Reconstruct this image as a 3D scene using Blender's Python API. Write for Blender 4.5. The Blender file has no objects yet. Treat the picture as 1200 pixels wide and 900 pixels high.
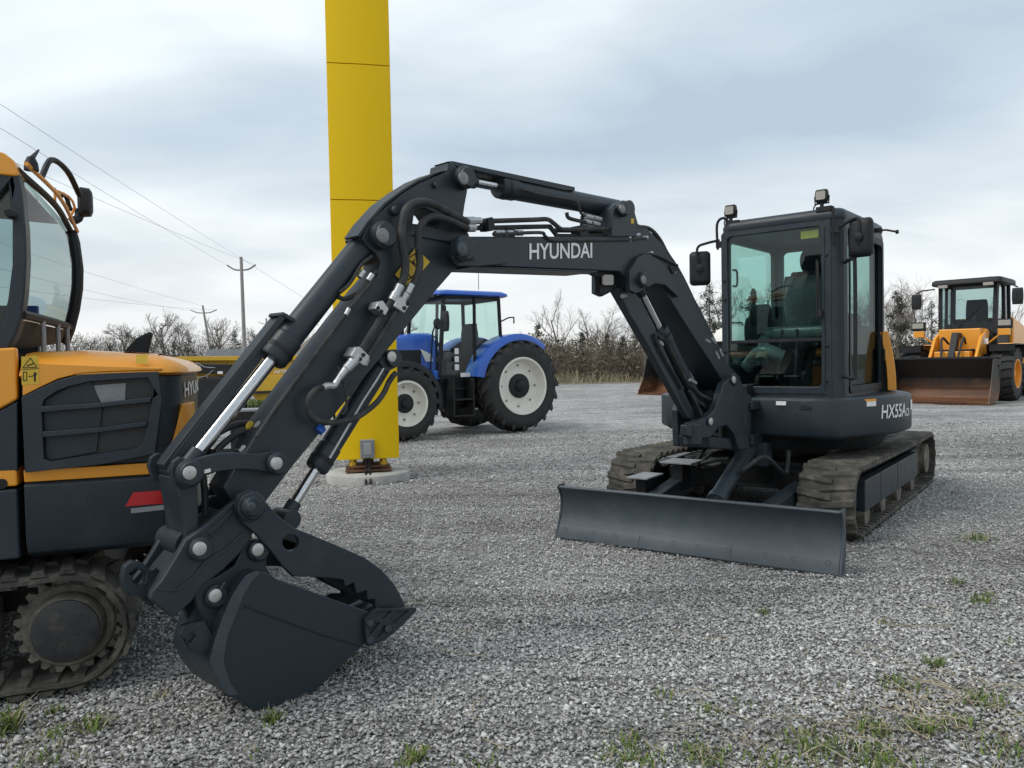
import bpy, bmesh, math, random
from mathutils import Vector, Matrix, Quaternion, geometry, noise
V = Vector
R = math.radians
PI = math.pi
random.seed(7)
S = bpy.context.scene
COL = S.collection

# ------------------------------------------------------------------ camera
CAM_O = V((0, 0, 1.3))
PITCH, ROLL, FPX = R(-1.8), R(1.1), 900.0
_f = V((0, math.cos(PITCH), math.sin(PITCH)))
_u0 = V((0, -math.sin(PITCH), math.cos(PITCH)))
_r = V((1, 0, 0)) * math.cos(ROLL) - _u0 * math.sin(ROLL)
_u = _u0 * math.cos(ROLL) + V((1, 0, 0)) * math.sin(ROLL)
cam_d = bpy.data.cameras.new('camera')
cam_d.sensor_width = 36.0
cam_d.lens = 36.0 * FPX / 1200.0
cam_d.clip_start = 0.05
cam_d.clip_end = 3000
cam = bpy.data.objects.new('camera', cam_d)
COL.objects.link(cam)
cm = Matrix((( _r.x, _u.x, -_f.x), (_r.y, _u.y, -_f.y), (_r.z, _u.z, -_f.z))).to_4x4()
cm.translation = CAM_O
cam.matrix_world = cm
S.camera = cam

# ------------------------------------------------------------------ sky, sun, exposure
SUN_EL, SUN_AZ = 52.0, 250.0        # azimuth clockwise from +Y
w = bpy.data.worlds.new('World')
S.world = w
w.use_nodes = True
nt = w.node_tree
nt.nodes.clear()
def wn(t, **k):
    n = nt.nodes.new(t)
    for a, b in k.items(): setattr(n, a, b)
    return n
def wmath(op, a, b=None, clamp=False):
    n = wn('ShaderNodeMath', operation=op, use_clamp=clamp)
    for i, v in enumerate((a, b)):
        if v is None: continue
        if isinstance(v, (int, float)): n.inputs[i].default_value = v
        else: nt.links.new(v, n.inputs[i])
    return n.outputs[0]
sky = wn('ShaderNodeTexSky', sky_type='NISHITA', sun_disc=False)
sky.sun_elevation = R(SUN_EL); sky.sun_rotation = R(SUN_AZ); sky.dust_density = 3.0
tc = wn('ShaderNodeTexCoord')
sep = wn('ShaderNodeSeparateXYZ')
nt.links.new(tc.outputs['Generated'], sep.inputs[0])
zz = wmath('MAXIMUM', sep.outputs[2], 0.0)
den = wmath('ADD', zz, 0.24)
cx = wmath('DIVIDE', sep.outputs[0], den)
cy = wmath('DIVIDE', sep.outputs[1], den)
cmb = wn('ShaderNodeCombineXYZ')
nt.links.new(cx, cmb.inputs[0]); nt.links.new(cy, cmb.inputs[1])
mp = wn('ShaderNodeMapping')
mp.inputs['Rotation'].default_value = (0, 0, R(-28)); mp.inputs['Scale'].default_value = (0.62, 1.0, 1)
mp.inputs['Location'].default_value = (2.35, 0.4, 0)
nt.links.new(cmb.outputs[0], mp.inputs[0])
n1 = wn('ShaderNodeTexNoise'); n1.inputs['Scale'].default_value = 0.85; n1.inputs['Detail'].default_value = 5; n1.inputs['Roughness'].default_value = 0.5; n1.inputs['Distortion'].default_value = 0.5
n2 = wn('ShaderNodeTexNoise'); n2.inputs['Scale'].default_value = 2.6; n2.inputs['Detail'].default_value = 6; n2.inputs['Roughness'].default_value = 0.5; n2.inputs['Distortion'].default_value = 0.4
nt.links.new(mp.outputs[0], n1.inputs[0]); nt.links.new(mp.outputs[0], n2.inputs[0])
nsum = wmath('ADD', wmath('MULTIPLY', n1.outputs[0], 0.74), wmath('MULTIPLY', n2.outputs[0], 0.26))
cr = wn('ShaderNodeValToRGB')
cr.color_ramp.elements[0].position = 0.40; cr.color_ramp.elements[0].color = (0.345, 0.42, 0.495, 1)
cr.color_ramp.elements[1].position = 0.63; cr.color_ramp.elements[1].color = (0.66, 0.71, 0.735, 1)
e = cr.color_ramp.elements.new(0.5); e.color = (0.455, 0.523, 0.575, 1)
nt.links.new(nsum, cr.inputs[0])
hz = wn('ShaderNodeMapRange'); hz.clamp = True
hz.inputs[1].default_value = 0.0; hz.inputs[2].default_value = 0.26; hz.inputs[3].default_value = 0.92; hz.inputs[4].default_value = 0.0
nt.links.new(zz, hz.inputs[0])
hn = wmath('MULTIPLY', hz.outputs[0], wmath('ADD', wmath('MULTIPLY', n2.outputs[0], 0.9), 0.5), True)
mxh = wn('ShaderNodeMix', data_type='RGBA')
nt.links.new(hn, mxh.inputs[0]); nt.links.new(cr.outputs[0], mxh.inputs[6])
mxh.inputs[7].default_value = (0.71, 0.71, 0.695, 1)
scl = wn('ShaderNodeMix', data_type='RGBA', blend_type='MULTIPLY'); scl.inputs[0].default_value = 1
nt.links.new(mxh.outputs[2], scl.inputs[6]); scl.inputs[7].default_value = (10.0, 10.0, 10.0, 1)
mxs = wn('ShaderNodeMix', data_type='RGBA'); mxs.inputs[0].default_value = 0.93
nt.links.new(sky.outputs[0], mxs.inputs[6]); nt.links.new(scl.outputs[2], mxs.inputs[7])
bg = wn('ShaderNodeBackground'); bg.inputs[1].default_value = 0.1
nt.links.new(mxs.outputs[2], bg.inputs[0])
wo = wn('ShaderNodeOutputWorld'); nt.links.new(bg.outputs[0], wo.inputs[0])

sd = bpy.data.lights.new('sun', 'SUN'); sd.energy = 1.2; sd.angle = R(24); sd.color = (1, 0.96, 0.9)
so = bpy.data.objects.new('sun', sd); COL.objects.link(so)
el, az = R(SUN_EL), R(SUN_AZ)
sdir = V((math.sin(az) * math.cos(el), math.cos(az) * math.cos(el), math.sin(el)))
so.rotation_euler = sdir.to_track_quat('Z', 'Y').to_euler()
S.view_settings.view_transform = 'Standard'; S.view_settings.look = 'None'
S.view_settings.gamma = 1; S.view_settings.use_curve_mapping = False
S.view_settings.exposure = 0.6

# ------------------------------------------------------------------ helpers
def ray(x, y): return _f + _r * ((x - 600) / FPX) - _u * ((y - 450) / FPX)
def on_plane(x, y, p, n):
    d = ray(x, y); return CAM_O + d * ((V(p) - CAM_O).dot(n) / d.dot(n))
def ground_at(x, y, z=0.0):
    d = ray(x, y); return CAM_O + d * ((z - CAM_O.z) / d.z)
def at_depth(x, y, D):
    d = ray(x, y); return CAM_O + d * (D / d.y)

class Thing:
    """an Empty at a thing's base; parts are built in its local axes (x forward, y left, z up)"""
    def __init__(s, name, label, cat, loc, fwd=(1, 0), group=None):
        o = bpy.data.objects.new(name, None); COL.objects.link(o)
        o.empty_display_size = 0.2
        a = math.atan2(fwd[1], fwd[0])
        o.location = V(loc); o.rotation_euler = (0, 0, a)
        o['label'] = label; o['category'] = cat
        if group: o['group'] = group
        s.o = o
        s.M = Matrix.Translation(V(loc)) @ Matrix.Rotation(a, 4, 'Z'); s.I = s.M.inverted()
    def L(s, p): return s.I @ V(p)

def tag(o, label=None, cat=None, group=None, kind=None):
    for k, v in (('label', label), ('category', cat), ('group', group), ('kind', kind)):
        if v: o[k] = v
    return o

def catmull(pts, sub=6):
    pts = [V(p) for p in pts]
    if len(pts) < 3: return pts
    out = []
    for i in range(len(pts) - 1):
        p0 = pts[i - 1] if i else pts[0] * 2 - pts[1]
        p1, p2 = pts[i], pts[i + 1]
        p3 = pts[i + 2] if i + 2 < len(pts) else p2 * 2 - p1
        for k in range(sub):
            t = k / sub
            out.append(0.5 * ((2 * p1) + (p2 - p0) * t + (2 * p0 - 5 * p1 + 4 * p2 - p3) * t * t + (3 * p1 - p0 - 3 * p2 + p3) * t ** 3))
    out.append(pts[-1]); return out

class MB:
    def __init__(s): s.v = []; s.f = []; s.m = []; s.mi = 0; s.pc = []; s.by = 1; s.cuts = None
    def add(s, vs, fs):
        b = len(s.v); s.pc.append((b, len(s.f), len(vs), len(fs))); s.v += [V(p) for p in vs]
        for f in fs: s.f.append([b + i for i in f]); s.m.append(s.mi)
    def box(s, c, d, ax=None):
        c = V(c); X, Y, Z = ax if ax else (V((1, 0, 0)), V((0, 1, 0)), V((0, 0, 1)))
        vs = [c + X * (d[0] / 2 * i) + Y * (d[1] / 2 * j) + Z * (d[2] / 2 * k) for i in (-1, 1) for j in (-1, 1) for k in (-1, 1)]
        s.add(vs, [(0, 1, 3, 2), (4, 6, 7, 5), (0, 4, 5, 1), (2, 3, 7, 6), (0, 2, 6, 4), (1, 5, 7, 3)]); return s
    def span(s, x0, x1, y0, y1, z0, z1): return s.box(((x0 + x1) / 2, (y0 + y1) / 2, (z0 + z1) / 2), (abs(x1 - x0), abs(y1 - y0), abs(z1 - z0)))
    def bar(s, a, b, wd, ht, up=(0, 0, 1)):
        a, b = V(a), V(b); X = (b - a); l = X.length; X.normalize()
        Y = V(up).cross(X)
        if Y.length < 1e-4: Y = V((0, 1, 0)).cross(X)
        Y.normalize(); Z = X.cross(Y)
        return s.box((a + b) / 2, (l, wd, ht), (X, Y, Z))
    def prism(s, pts, fn, w0, w1, holes=()):
        """pts in (u,v); fn(u,v,w) -> 3D"""
        loops = [list(pts)] + [list(h) for h in holes]
        n = sum(len(l) for l in loops)
        allp = [p for l in loops for p in l]
        vs = [fn(p[0], p[1], w0) for p in allp] + [fn(p[0], p[1], w1) for p in allp]
        fs = []
        if holes:
            tr = geometry.tessellate_polygon([[V((p[0], p[1], 0)) for p in l] for l in loops])
            for t in tr: fs.append(tuple(t)); fs.append(tuple(i + n for i in reversed(t)))
        else:
            fs.append(tuple(range(n))); fs.append(tuple(range(2 * n - 1, n - 1, -1)))
        b = 0
        for l in loops:
            k = len(l)
            for i in range(k):
                j = (i + 1) % k; fs.append((b + i, b + j, b + j + n, b + i + n))
            b += k
        s.add(vs, fs); return s
    def tube(s, pts, r, seg=8, smooth=0, r1=None, cap=True):
        pts = catmull(pts, smooth) if smooth else [V(p) for p in pts]
        n = len(pts); T = []
        for i in range(n):
            t = pts[min(i + 1, n - 1)] - pts[max(i - 1, 0)]
            if t.length < 1e-9: t = V((0, 0, 1))
            T.append(t.normalized())
        A = T[0].orthogonal().normalized(); vs = []
        for i in range(n):
            A = A - T[i] * A.dot(T[i])
            if A.length < 1e-6: A = T[i].orthogonal()
            A.normalize(); B = T[i].cross(A)
            rr = r if r1 is None else r + (r1 - r) * i / max(n - 1, 1)
            for k in range(seg):
                a = 2 * PI * k / seg; vs.append(pts[i] + A * (rr * math.cos(a)) + B * (rr * math.sin(a)))
        fs = [(i * seg + k, i * seg + (k + 1) % seg, (i + 1) * seg + (k + 1) % seg, (i + 1) * seg + k) for i in range(n - 1) for k in range(seg)]
        if cap: fs += [tuple(range(seg - 1, -1, -1)), tuple(range((n - 1) * seg, n * seg))]
        s.add(vs, fs); return s
    def lathe(s, c, ax, prof, seg=32, closed=False):
        """prof: [(r,h)] along axis ax from c"""
        c = V(c); ax = V(ax).normalized(); A = ax.orthogonal().normalized(); B = ax.cross(A); vs = []; fs = []
        for r, h in prof:
            for k in range(seg):
                a = 2 * PI * k / seg; vs.append(c + ax * h + A * (r * math.cos(a)) + B * (r * math.sin(a)))
        n = len(prof)
        for i in range(n if closed else n - 1):
            j = (i + 1) % n
            for k in range(seg): fs.append((i * seg + k, i * seg + (k + 1) % seg, j * seg + (k + 1) % seg, j * seg + k))
        if not closed:
            if prof[0][0] > 1e-6: fs.append(tuple(range(seg - 1, -1, -1)))
            if prof[-1][0] > 1e-6: fs.append(tuple(range((n - 1) * seg, n * seg)))
        s.add(vs, fs); return s
    def cyl(s, a, b, r, r2=None, seg=20):
        a, b = V(a), V(b); return s.lathe(a, b - a, [(r, 0), (r if r2 is None else r2, (b - a).length)], seg)
    def loft(s, rings, cap=True):
        n = len(rings[0]); vs = [p for r in rings for p in r]; fs = []
        for i in range(len(rings) - 1):
            for k in range(n): fs.append((i * n + k, i * n + (k + 1) % n, (i + 1) * n + (k + 1) % n, (i + 1) * n + k))
        if cap: fs += [tuple(range(n - 1, -1, -1)), tuple(range((len(rings) - 1) * n, len(rings) * n))]
        s.add(vs, fs); return s
    def grid(s, fn, nu, nv):
        vs = [fn(i / nu, j / nv) for j in range(nv + 1) for i in range(nu + 1)]
        s.add(vs, [(j * (nu + 1) + i, j * (nu + 1) + i + 1, (j + 1) * (nu + 1) + i + 1, (j + 1) * (nu + 1) + i) for j in range(nv) for i in range(nu)]); return s
    def nxt_by(s, n): s.by = n
    def cut(s):
        """marks the end of one separate piece for build_each"""
        s.cuts = (s.cuts or []) + [len(s.pc)]
    def build_touch(s, name, mat, parent=None, bevel=0.0, **k):
        """one object per cluster of touching pieces"""
        bb = []
        for (b, f0, nv, nf) in s.pc:
            v = s.v[b:b + nv]; bb.append([min(p[i] for p in v) - .003 for i in range(3)] + [max(p[i] for p in v) + .003 for i in range(3)])
        n = len(bb); par = list(range(n))
        def root(i):
            while par[i] != i: i = par[i]
            return i
        for i in range(n):
            for j in range(i):
                if all(bb[i][q] <= bb[j][q + 3] and bb[j][q] <= bb[i][q + 3] for q in range(3)): par[root(i)] = root(j)
        out = []
        for r in sorted(set(root(i) for i in range(n))):
            m = MB()
            for i in range(n):
                if root(i) == r: b, f0, nv, nf = s.pc[i]; m.add(s.v[b:b + nv], [[q - b for q in f] for f in s.f[f0:f0 + nf]])
            out.append(m.build(name, mat, parent, bevel, **k))
        return out
    def build_each(s, name, mat, parent=None, bevel=0.0, **k):
        """one object per separate piece"""
        ends = s.cuts or list(range(s.by, len(s.pc) + 1, s.by)); a = 0; out = []
        if ends[-1] < len(s.pc): ends.append(len(s.pc))
        for e in ends:
            m = MB()
            for (b, f0, nv, nf) in s.pc[a:e]: m.add(s.v[b:b + nv], [[i - b for i in f] for f in s.f[f0:f0 + nf]])
            a = e; out.append(m.build(name, mat, parent, bevel, **k))
        return out
    def build(s, name, mat, parent=None, bevel=0.0, sharp=38, recalc=True, smooth=True, label=None):
        me = bpy.data.meshes.new(name); me.from_pydata([tuple(p) for p in s.v], [], s.f)
        for m in (mat if isinstance(mat, (list, tuple)) else [mat]): me.materials.append(m)
        me.polygons.foreach_set('material_index', s.m)
        if recalc:
            bm = bmesh.new(); bm.from_mesh(me); bmesh.ops.remove_doubles(bm, verts=bm.verts, dist=1e-6)
            bmesh.ops.recalc_face_normals(bm, faces=bm.faces); bm.to_mesh(me); bm.free()
        if smooth:
            me.polygons.foreach_set('use_smooth', [True] * len(me.polygons)); me.set_sharp_from_angle(angle=R(sharp))
        me.update()
        o = bpy.data.objects.new(name, me); COL.objects.link(o)
        if parent is not None: o.parent = parent.o if isinstance(parent, Thing) else parent
        if bevel:
            b = o.modifiers.new('bevel', 'BEVEL'); b.width = bevel; b.segments = 2; b.limit_method = 'ANGLE'; b.angle_limit = R(38)
            b.harden_normals = True
        if label: o['label'] = label
        return o

def rrect(u0, u1, v0, v1, r, n=5):
    out = []
    for cx, cy, a0 in ((u1 - r, v1 - r, 0), (u0 + r, v1 - r, 90), (u0 + r, v0 + r, 180), (u1 - r, v0 + r, 270)):
        for k in range(n + 1):
            a = R(a0 + 90 * k / n); out.append((cx + r * math.cos(a), cy + r * math.sin(a)))
    return out
def circ(u, v, r, n=20): return [(u + r * math.cos(2 * PI * k / n), v + r * math.sin(2 * PI * k / n)) for k in range(n)]

def text_poly(body, shear=0.0, bold=0.0):
    """lettering outline normalised to 0..1 x 0..1"""
    cu = bpy.data.curves.new('lettering', 'FONT'); cu.body = body; cu.shear = shear; cu.offset = bold
    cu.resolution_u = 4
    ob = bpy.data.objects.new('lettering', cu); COL.objects.link(ob)
    dg = bpy.context.evaluated_depsgraph_get()
    me = bpy.data.meshes.new_from_object(ob.evaluated_get(dg))
    vs = [(v.co.x, v.co.y) for v in me.vertices]; fs = [tuple(p.vertices) for p in me.polygons]
    bpy.data.objects.remove(ob); bpy.data.curves.remove(cu); bpy.data.meshes.remove(me)
    x0 = min(v[0] for v in vs); x1 = max(v[0] for v in vs); y0 = min(v[1] for v in vs); y1 = max(v[1] for v in vs)
    return [((x - x0) / (x1 - x0), (y - y0) / (y1 - y0)) for x, y in vs], fs
def lettering(body, fn, mat, parent, shear=0.0, bold=0.0, name='lettering', label=None):
    vs, fs = text_poly(body, shear, bold)
    m = MB(); m.add([fn(u, v) for u, v in vs], fs)
    return m.build(name, mat, parent, recalc=False, smooth=False, label=label)
def quad_fn(a, b, c, d):
    """a bottom-left, b bottom-right, c top-right, d top-left"""
    a, b, c, d = map(V, (a, b, c, d))
    return lambda u, v: (a * (1 - u) + b * u) * (1 - v) + (d * (1 - u) + c * u) * v

# ------------------------------------------------------------------ materials
def new_mat(name):
    m = bpy.data.materials.new(name); m.use_nodes = True
    N = m.node_tree.nodes; Lk = m.node_tree.links
    return m, N, Lk, N['Principled BSDF']
def ramp(N, stops):
    n = N.new('ShaderNodeValToRGB'); els = n.color_ramp.elements
    while len(els) < len(stops): els.new(0.5)
    for e, (p, c) in zip(els, stops): e.position = p; e.color = (*c, 1) if len(c) == 3 else c
    return n
def nz(N, Lk, scale, detail=4, coord='Object', rough=0.55, vec=None):
    n = N.new('ShaderNodeTexNoise'); n.inputs['Scale'].default_value = scale; n.inputs['Detail'].default_value = detail; n.inputs['Roughness'].default_value = rough
    if vec is None:
        t = N.new('ShaderNodeTexCoord'); vec = t.outputs[coord]
    Lk.new(vec, n.inputs['Vector']); return n
def mixc(N, Lk, fac, a, b, blend='MIX'):
    n = N.new('ShaderNodeMix'); n.data_type = 'RGBA'; n.blend_type = blend
    for i, v in ((0, fac), (6, a), (7, b)):
        if isinstance(v, (int, float)): n.inputs[i].default_value = v
        elif isinstance(v, tuple): n.inputs[i].default_value = (*v, 1)
        else: Lk.new(v, n.inputs[i])
    return n.outputs[2]
def paint(name, col, rough=0.45, dust=0.25, dustcol=(0.16, 0.15, 0.135), metal=0.0, bump=0.06, scale=9.0, coat=0.0, spec=0.5, var=0.12):
    m, N, Lk, B = new_mat(name)
    a = nz(N, Lk, scale, 6); b = nz(N, Lk, scale * 12, 3)
    r1 = ramp(N, [(0.45, (0, 0, 0)), (0.8, (1, 1, 1))]); Lk.new(a.outputs[0], r1.inputs[0])
    mm = N.new('ShaderNodeMath'); mm.operation = 'MULTIPLY'; Lk.new(r1.outputs[0], mm.inputs[0]); mm.inputs[1].default_value = dust
    c = mixc(N, Lk, mm.outputs[0], col, dustcol)
    v = ramp(N, [(0.3, (1 - var,) * 3), (0.7, (1 + var * .8,) * 3)]); Lk.new(b.outputs[0], v.inputs[0])
    c = mixc(N, Lk, 1.0, c, v.outputs[0], 'MULTIPLY')
    Lk.new(c, B.inputs['Base Color'])
    rr = N.new('ShaderNodeMapRange'); rr.inputs[3].default_value = rough - 0.08; rr.inputs[4].default_value = rough + 0.2
    Lk.new(a.outputs[0], rr.inputs[0]); Lk.new(rr.outputs[0], B.inputs['Roughness'])
    B.inputs['Metallic'].default_value = metal; B.inputs['Coat Weight'].default_value = coat; B.inputs['Coat Roughness'].default_value = 0.12
    B.inputs['Specular IOR Level'].default_value = spec
    if bump:
        bp = N.new('ShaderNodeBump'); bp.inputs['Strength'].default_value = bump; bp.inputs['Distance'].default_value = 0.004
        Lk.new(b.outputs[0], bp.inputs['Height']); Lk.new(bp.outputs[0], B.inputs['Normal'])
    return m
def glass(name, tint, refl=0.9, rough=0.02):
    m, N, Lk, B = new_mat(name); N.remove(B)
    out = [n for n in N if n.type == 'OUTPUT_MATERIAL'][0]
    t = N.new('ShaderNodeBsdfTransparent'); t.inputs[0].default_value = (*tint, 1)
    g = N.new('ShaderNodeBsdfGlossy'); g.inputs[0].default_value = (refl, refl, refl, 1); g.inputs[1].default_value = rough
    fr = N.new('ShaderNodeFresnel'); ge = N.new('ShaderNodeNewGeometry'); io = N.new('ShaderNodeMapRange'); io.inputs[3].default_value = 1.45; io.inputs[4].default_value = 1 / 1.45; Lk.new(ge.outputs['Backfacing'], io.inputs[0]); Lk.new(io.outputs[0], fr.inputs[0])
    mx = N.new('ShaderNodeMixShader'); Lk.new(fr.outputs[0], mx.inputs[0]); Lk.new(t.outputs[0], mx.inputs[1]); Lk.new(g.outputs[0], mx.inputs[2])
    Lk.new(mx.outputs[0], out.inputs[0]); return m
def mottled(name, stops, scale, rough=0.85, bump=0.3, detail=6, dist=0.01, metal=0.0):
    m, N, Lk, B = new_mat(name)
    a = nz(N, Lk, scale, detail, rough=0.65); r = ramp(N, stops); Lk.new(a.outputs[0], r.inputs[0]); Lk.new(r.outputs[0], B.inputs['Base Color'])
    B.inputs['Roughness'].default_value = rough; B.inputs['Metallic'].default_value = metal
    b = nz(N, Lk, scale * 6, 4); bp = N.new('ShaderNodeBump'); bp.inputs['Strength'].default_value = bump; bp.inputs['Distance'].default_value = dist
    Lk.new(b.outputs[0], bp.inputs['Height']); Lk.new(bp.outputs[0], B.inputs['Normal']); return m

M = {}
M['charcoal'] = paint('charcoal_paint', (0.0175, 0.027, 0.0355), 0.40, 0.12, (0.12, 0.12, 0.115), spec=0.42)
M['charcoal_light'] = paint('worn_charcoal_paint', (0.040, 0.055, 0.068), 0.36, 0.15, spec=0.5)
M['black'] = paint('black_plastic', (0.010, 0.011, 0.013), 0.5, 0.10, spec=0.35)
M['hose'] = paint('hose_rubber', (0.02, 0.021, 0.022), 0.6, 0.35, bump=0.2, scale=20)
M['chrome'] = paint('chrome_rod', (0.55, 0.56, 0.58), 0.12, 0.05, metal=1.0, bump=0)
M['zinc'] = paint('zinc_steel', (0.5, 0.51, 0.52), 0.38, 0.25, metal=0.8)
M['pin'] = paint('pin_steel', (0.52, 0.52, 0.5), 0.35, 0.35, (0.22, 0.21, 0.2), metal=0.5, scale=30)
M['pin_dull'] = paint('dull_pin_steel', (0.22, 0.225, 0.23), 0.4, 0.3, metal=0.5, scale=30)
M['orange'] = paint('orange_yellow_paint', (0.80, 0.32, 0.018), 0.33, 0.08, (0.4, 0.24, 0.1), bump=0.0, coat=0.3, var=0.02)
M['yellow'] = paint('pylon_yellow_paint', (0.84, 0.54, 0.006), 0.5, 0.05, (0.55, 0.38, 0.06), bump=0.0, scale=1.2, var=0.01, spec=0.2)
M['implement_yellow'] = paint('implement_yellow_paint', (0.56, 0.34, 0.016), 0.5, 0.25, (0.2, 0.16, 0.08), scale=3)
M['decal'] = paint('decal_yellow', (0.62, 0.40, 0.03), 0.5, 0.08, bump=0)
M['white'] = paint('white_paint', (0.80, 0.78, 0.71), 0.45, 0.15, (0.4, 0.37, 0.32))
M['letter'] = paint('white_vinyl', (0.78, 0.78, 0.78), 0.5, 0.03, bump=0)
M['red'] = paint('red_reflector', (0.5, 0.01, 0.015), 0.25, 0.05, bump=0)
M['blue'] = paint('tractor_blue_paint', (0.012, 0.09, 0.45), 0.3, 0.05, (0.1, 0.12, 0.2), bump=0.0, coat=0.4, var=0.03)
M['rubber'] = paint('tyre_rubber', (0.022, 0.022, 0.023), 0.72, 0.3, (0.09, 0.08, 0.07), bump=0.3, scale=6)
M['track'] = mottled('track_rubber', [(0.3, (0.026, 0.025, 0.023)), (0.5, (0.068, 0.063, 0.054)), (0.72, (0.17, 0.152, 0.12))], 7, 0.88, 0.6)
M['mud'] = mottled('dried_mud_steel', [(0.3, (0.05, 0.046, 0.04)), (0.5, (0.13, 0.115, 0.094)), (0.72, (0.25, 0.225, 0.185))], 9, 0.85, 0.6)
M['rust'] = mottled('rusted_steel', [(0.3, (0.03, 0.017, 0.011)), (0.5, (0.10, 0.042, 0.02)), (0.7, (0.21, 0.10, 0.05))], 3.5, 0.7, 0.2)
M['concrete'] = mottled('concrete', [(0.3, (0.27, 0.26, 0.24)), (0.7, (0.45, 0.44, 0.41))], 6, 0.9, 0.4)
M['galv'] = mottled('galvanised', [(0.3, (0.2, 0.21, 0.22)), (0.7, (0.34, 0.35, 0.36))], 8, 0.55, 0.1, metal=0.3)
M['glass'] = glass('green_tinted_glass', (0.75, 0.875, 0.85))
M['glass_door'] = glass('door_glass', (0.75, 0.875, 0.85), 0.3)
M['glass_grey'] = glass('grey_tinted_glass', (0.52, 0.62, 0.62))
M['glass_dark'] = glass('dark_green_glass', (0.42, 0.53, 0.51), 0.5)
M['lens'] = paint('lamp_lens', (0.36, 0.34, 0.3), 0.2, 0.05, bump=0.4, scale=60)
M['mirror'] = paint('mirror_glass', (0.6, 0.62, 0.64), 0.05, 0.0, metal=1.0, bump=0)
M['wrap'] = paint('seat_plastic_wrap', (0.10, 0.115, 0.112), 0.2, 0.3, (0.5, 0.55, 0.54), bump=0.8, scale=5)
M['bark'] = mottled('bark', [(0.3, (0.09, 0.08, 0.07)), (0.7, (0.2, 0.18, 0.16))], 5, 0.9, 0.3)
M['twig'] = mottled('twigs', [(0.3, (0.11, 0.093, 0.08)), (0.7, (0.21, 0.18, 0.155))], 2, 0.9, 0.0)
M['wood_pole'] = mottled('weathered_pole', [(0.3, (0.24, 0.23, 0.22)), (0.7, (0.36, 0.35, 0.34))], 3, 0.85, 0.2)
M['wire'] = paint('wire', (0.2, 0.21, 0.22), 0.6, 0.0, bump=0)
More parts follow.
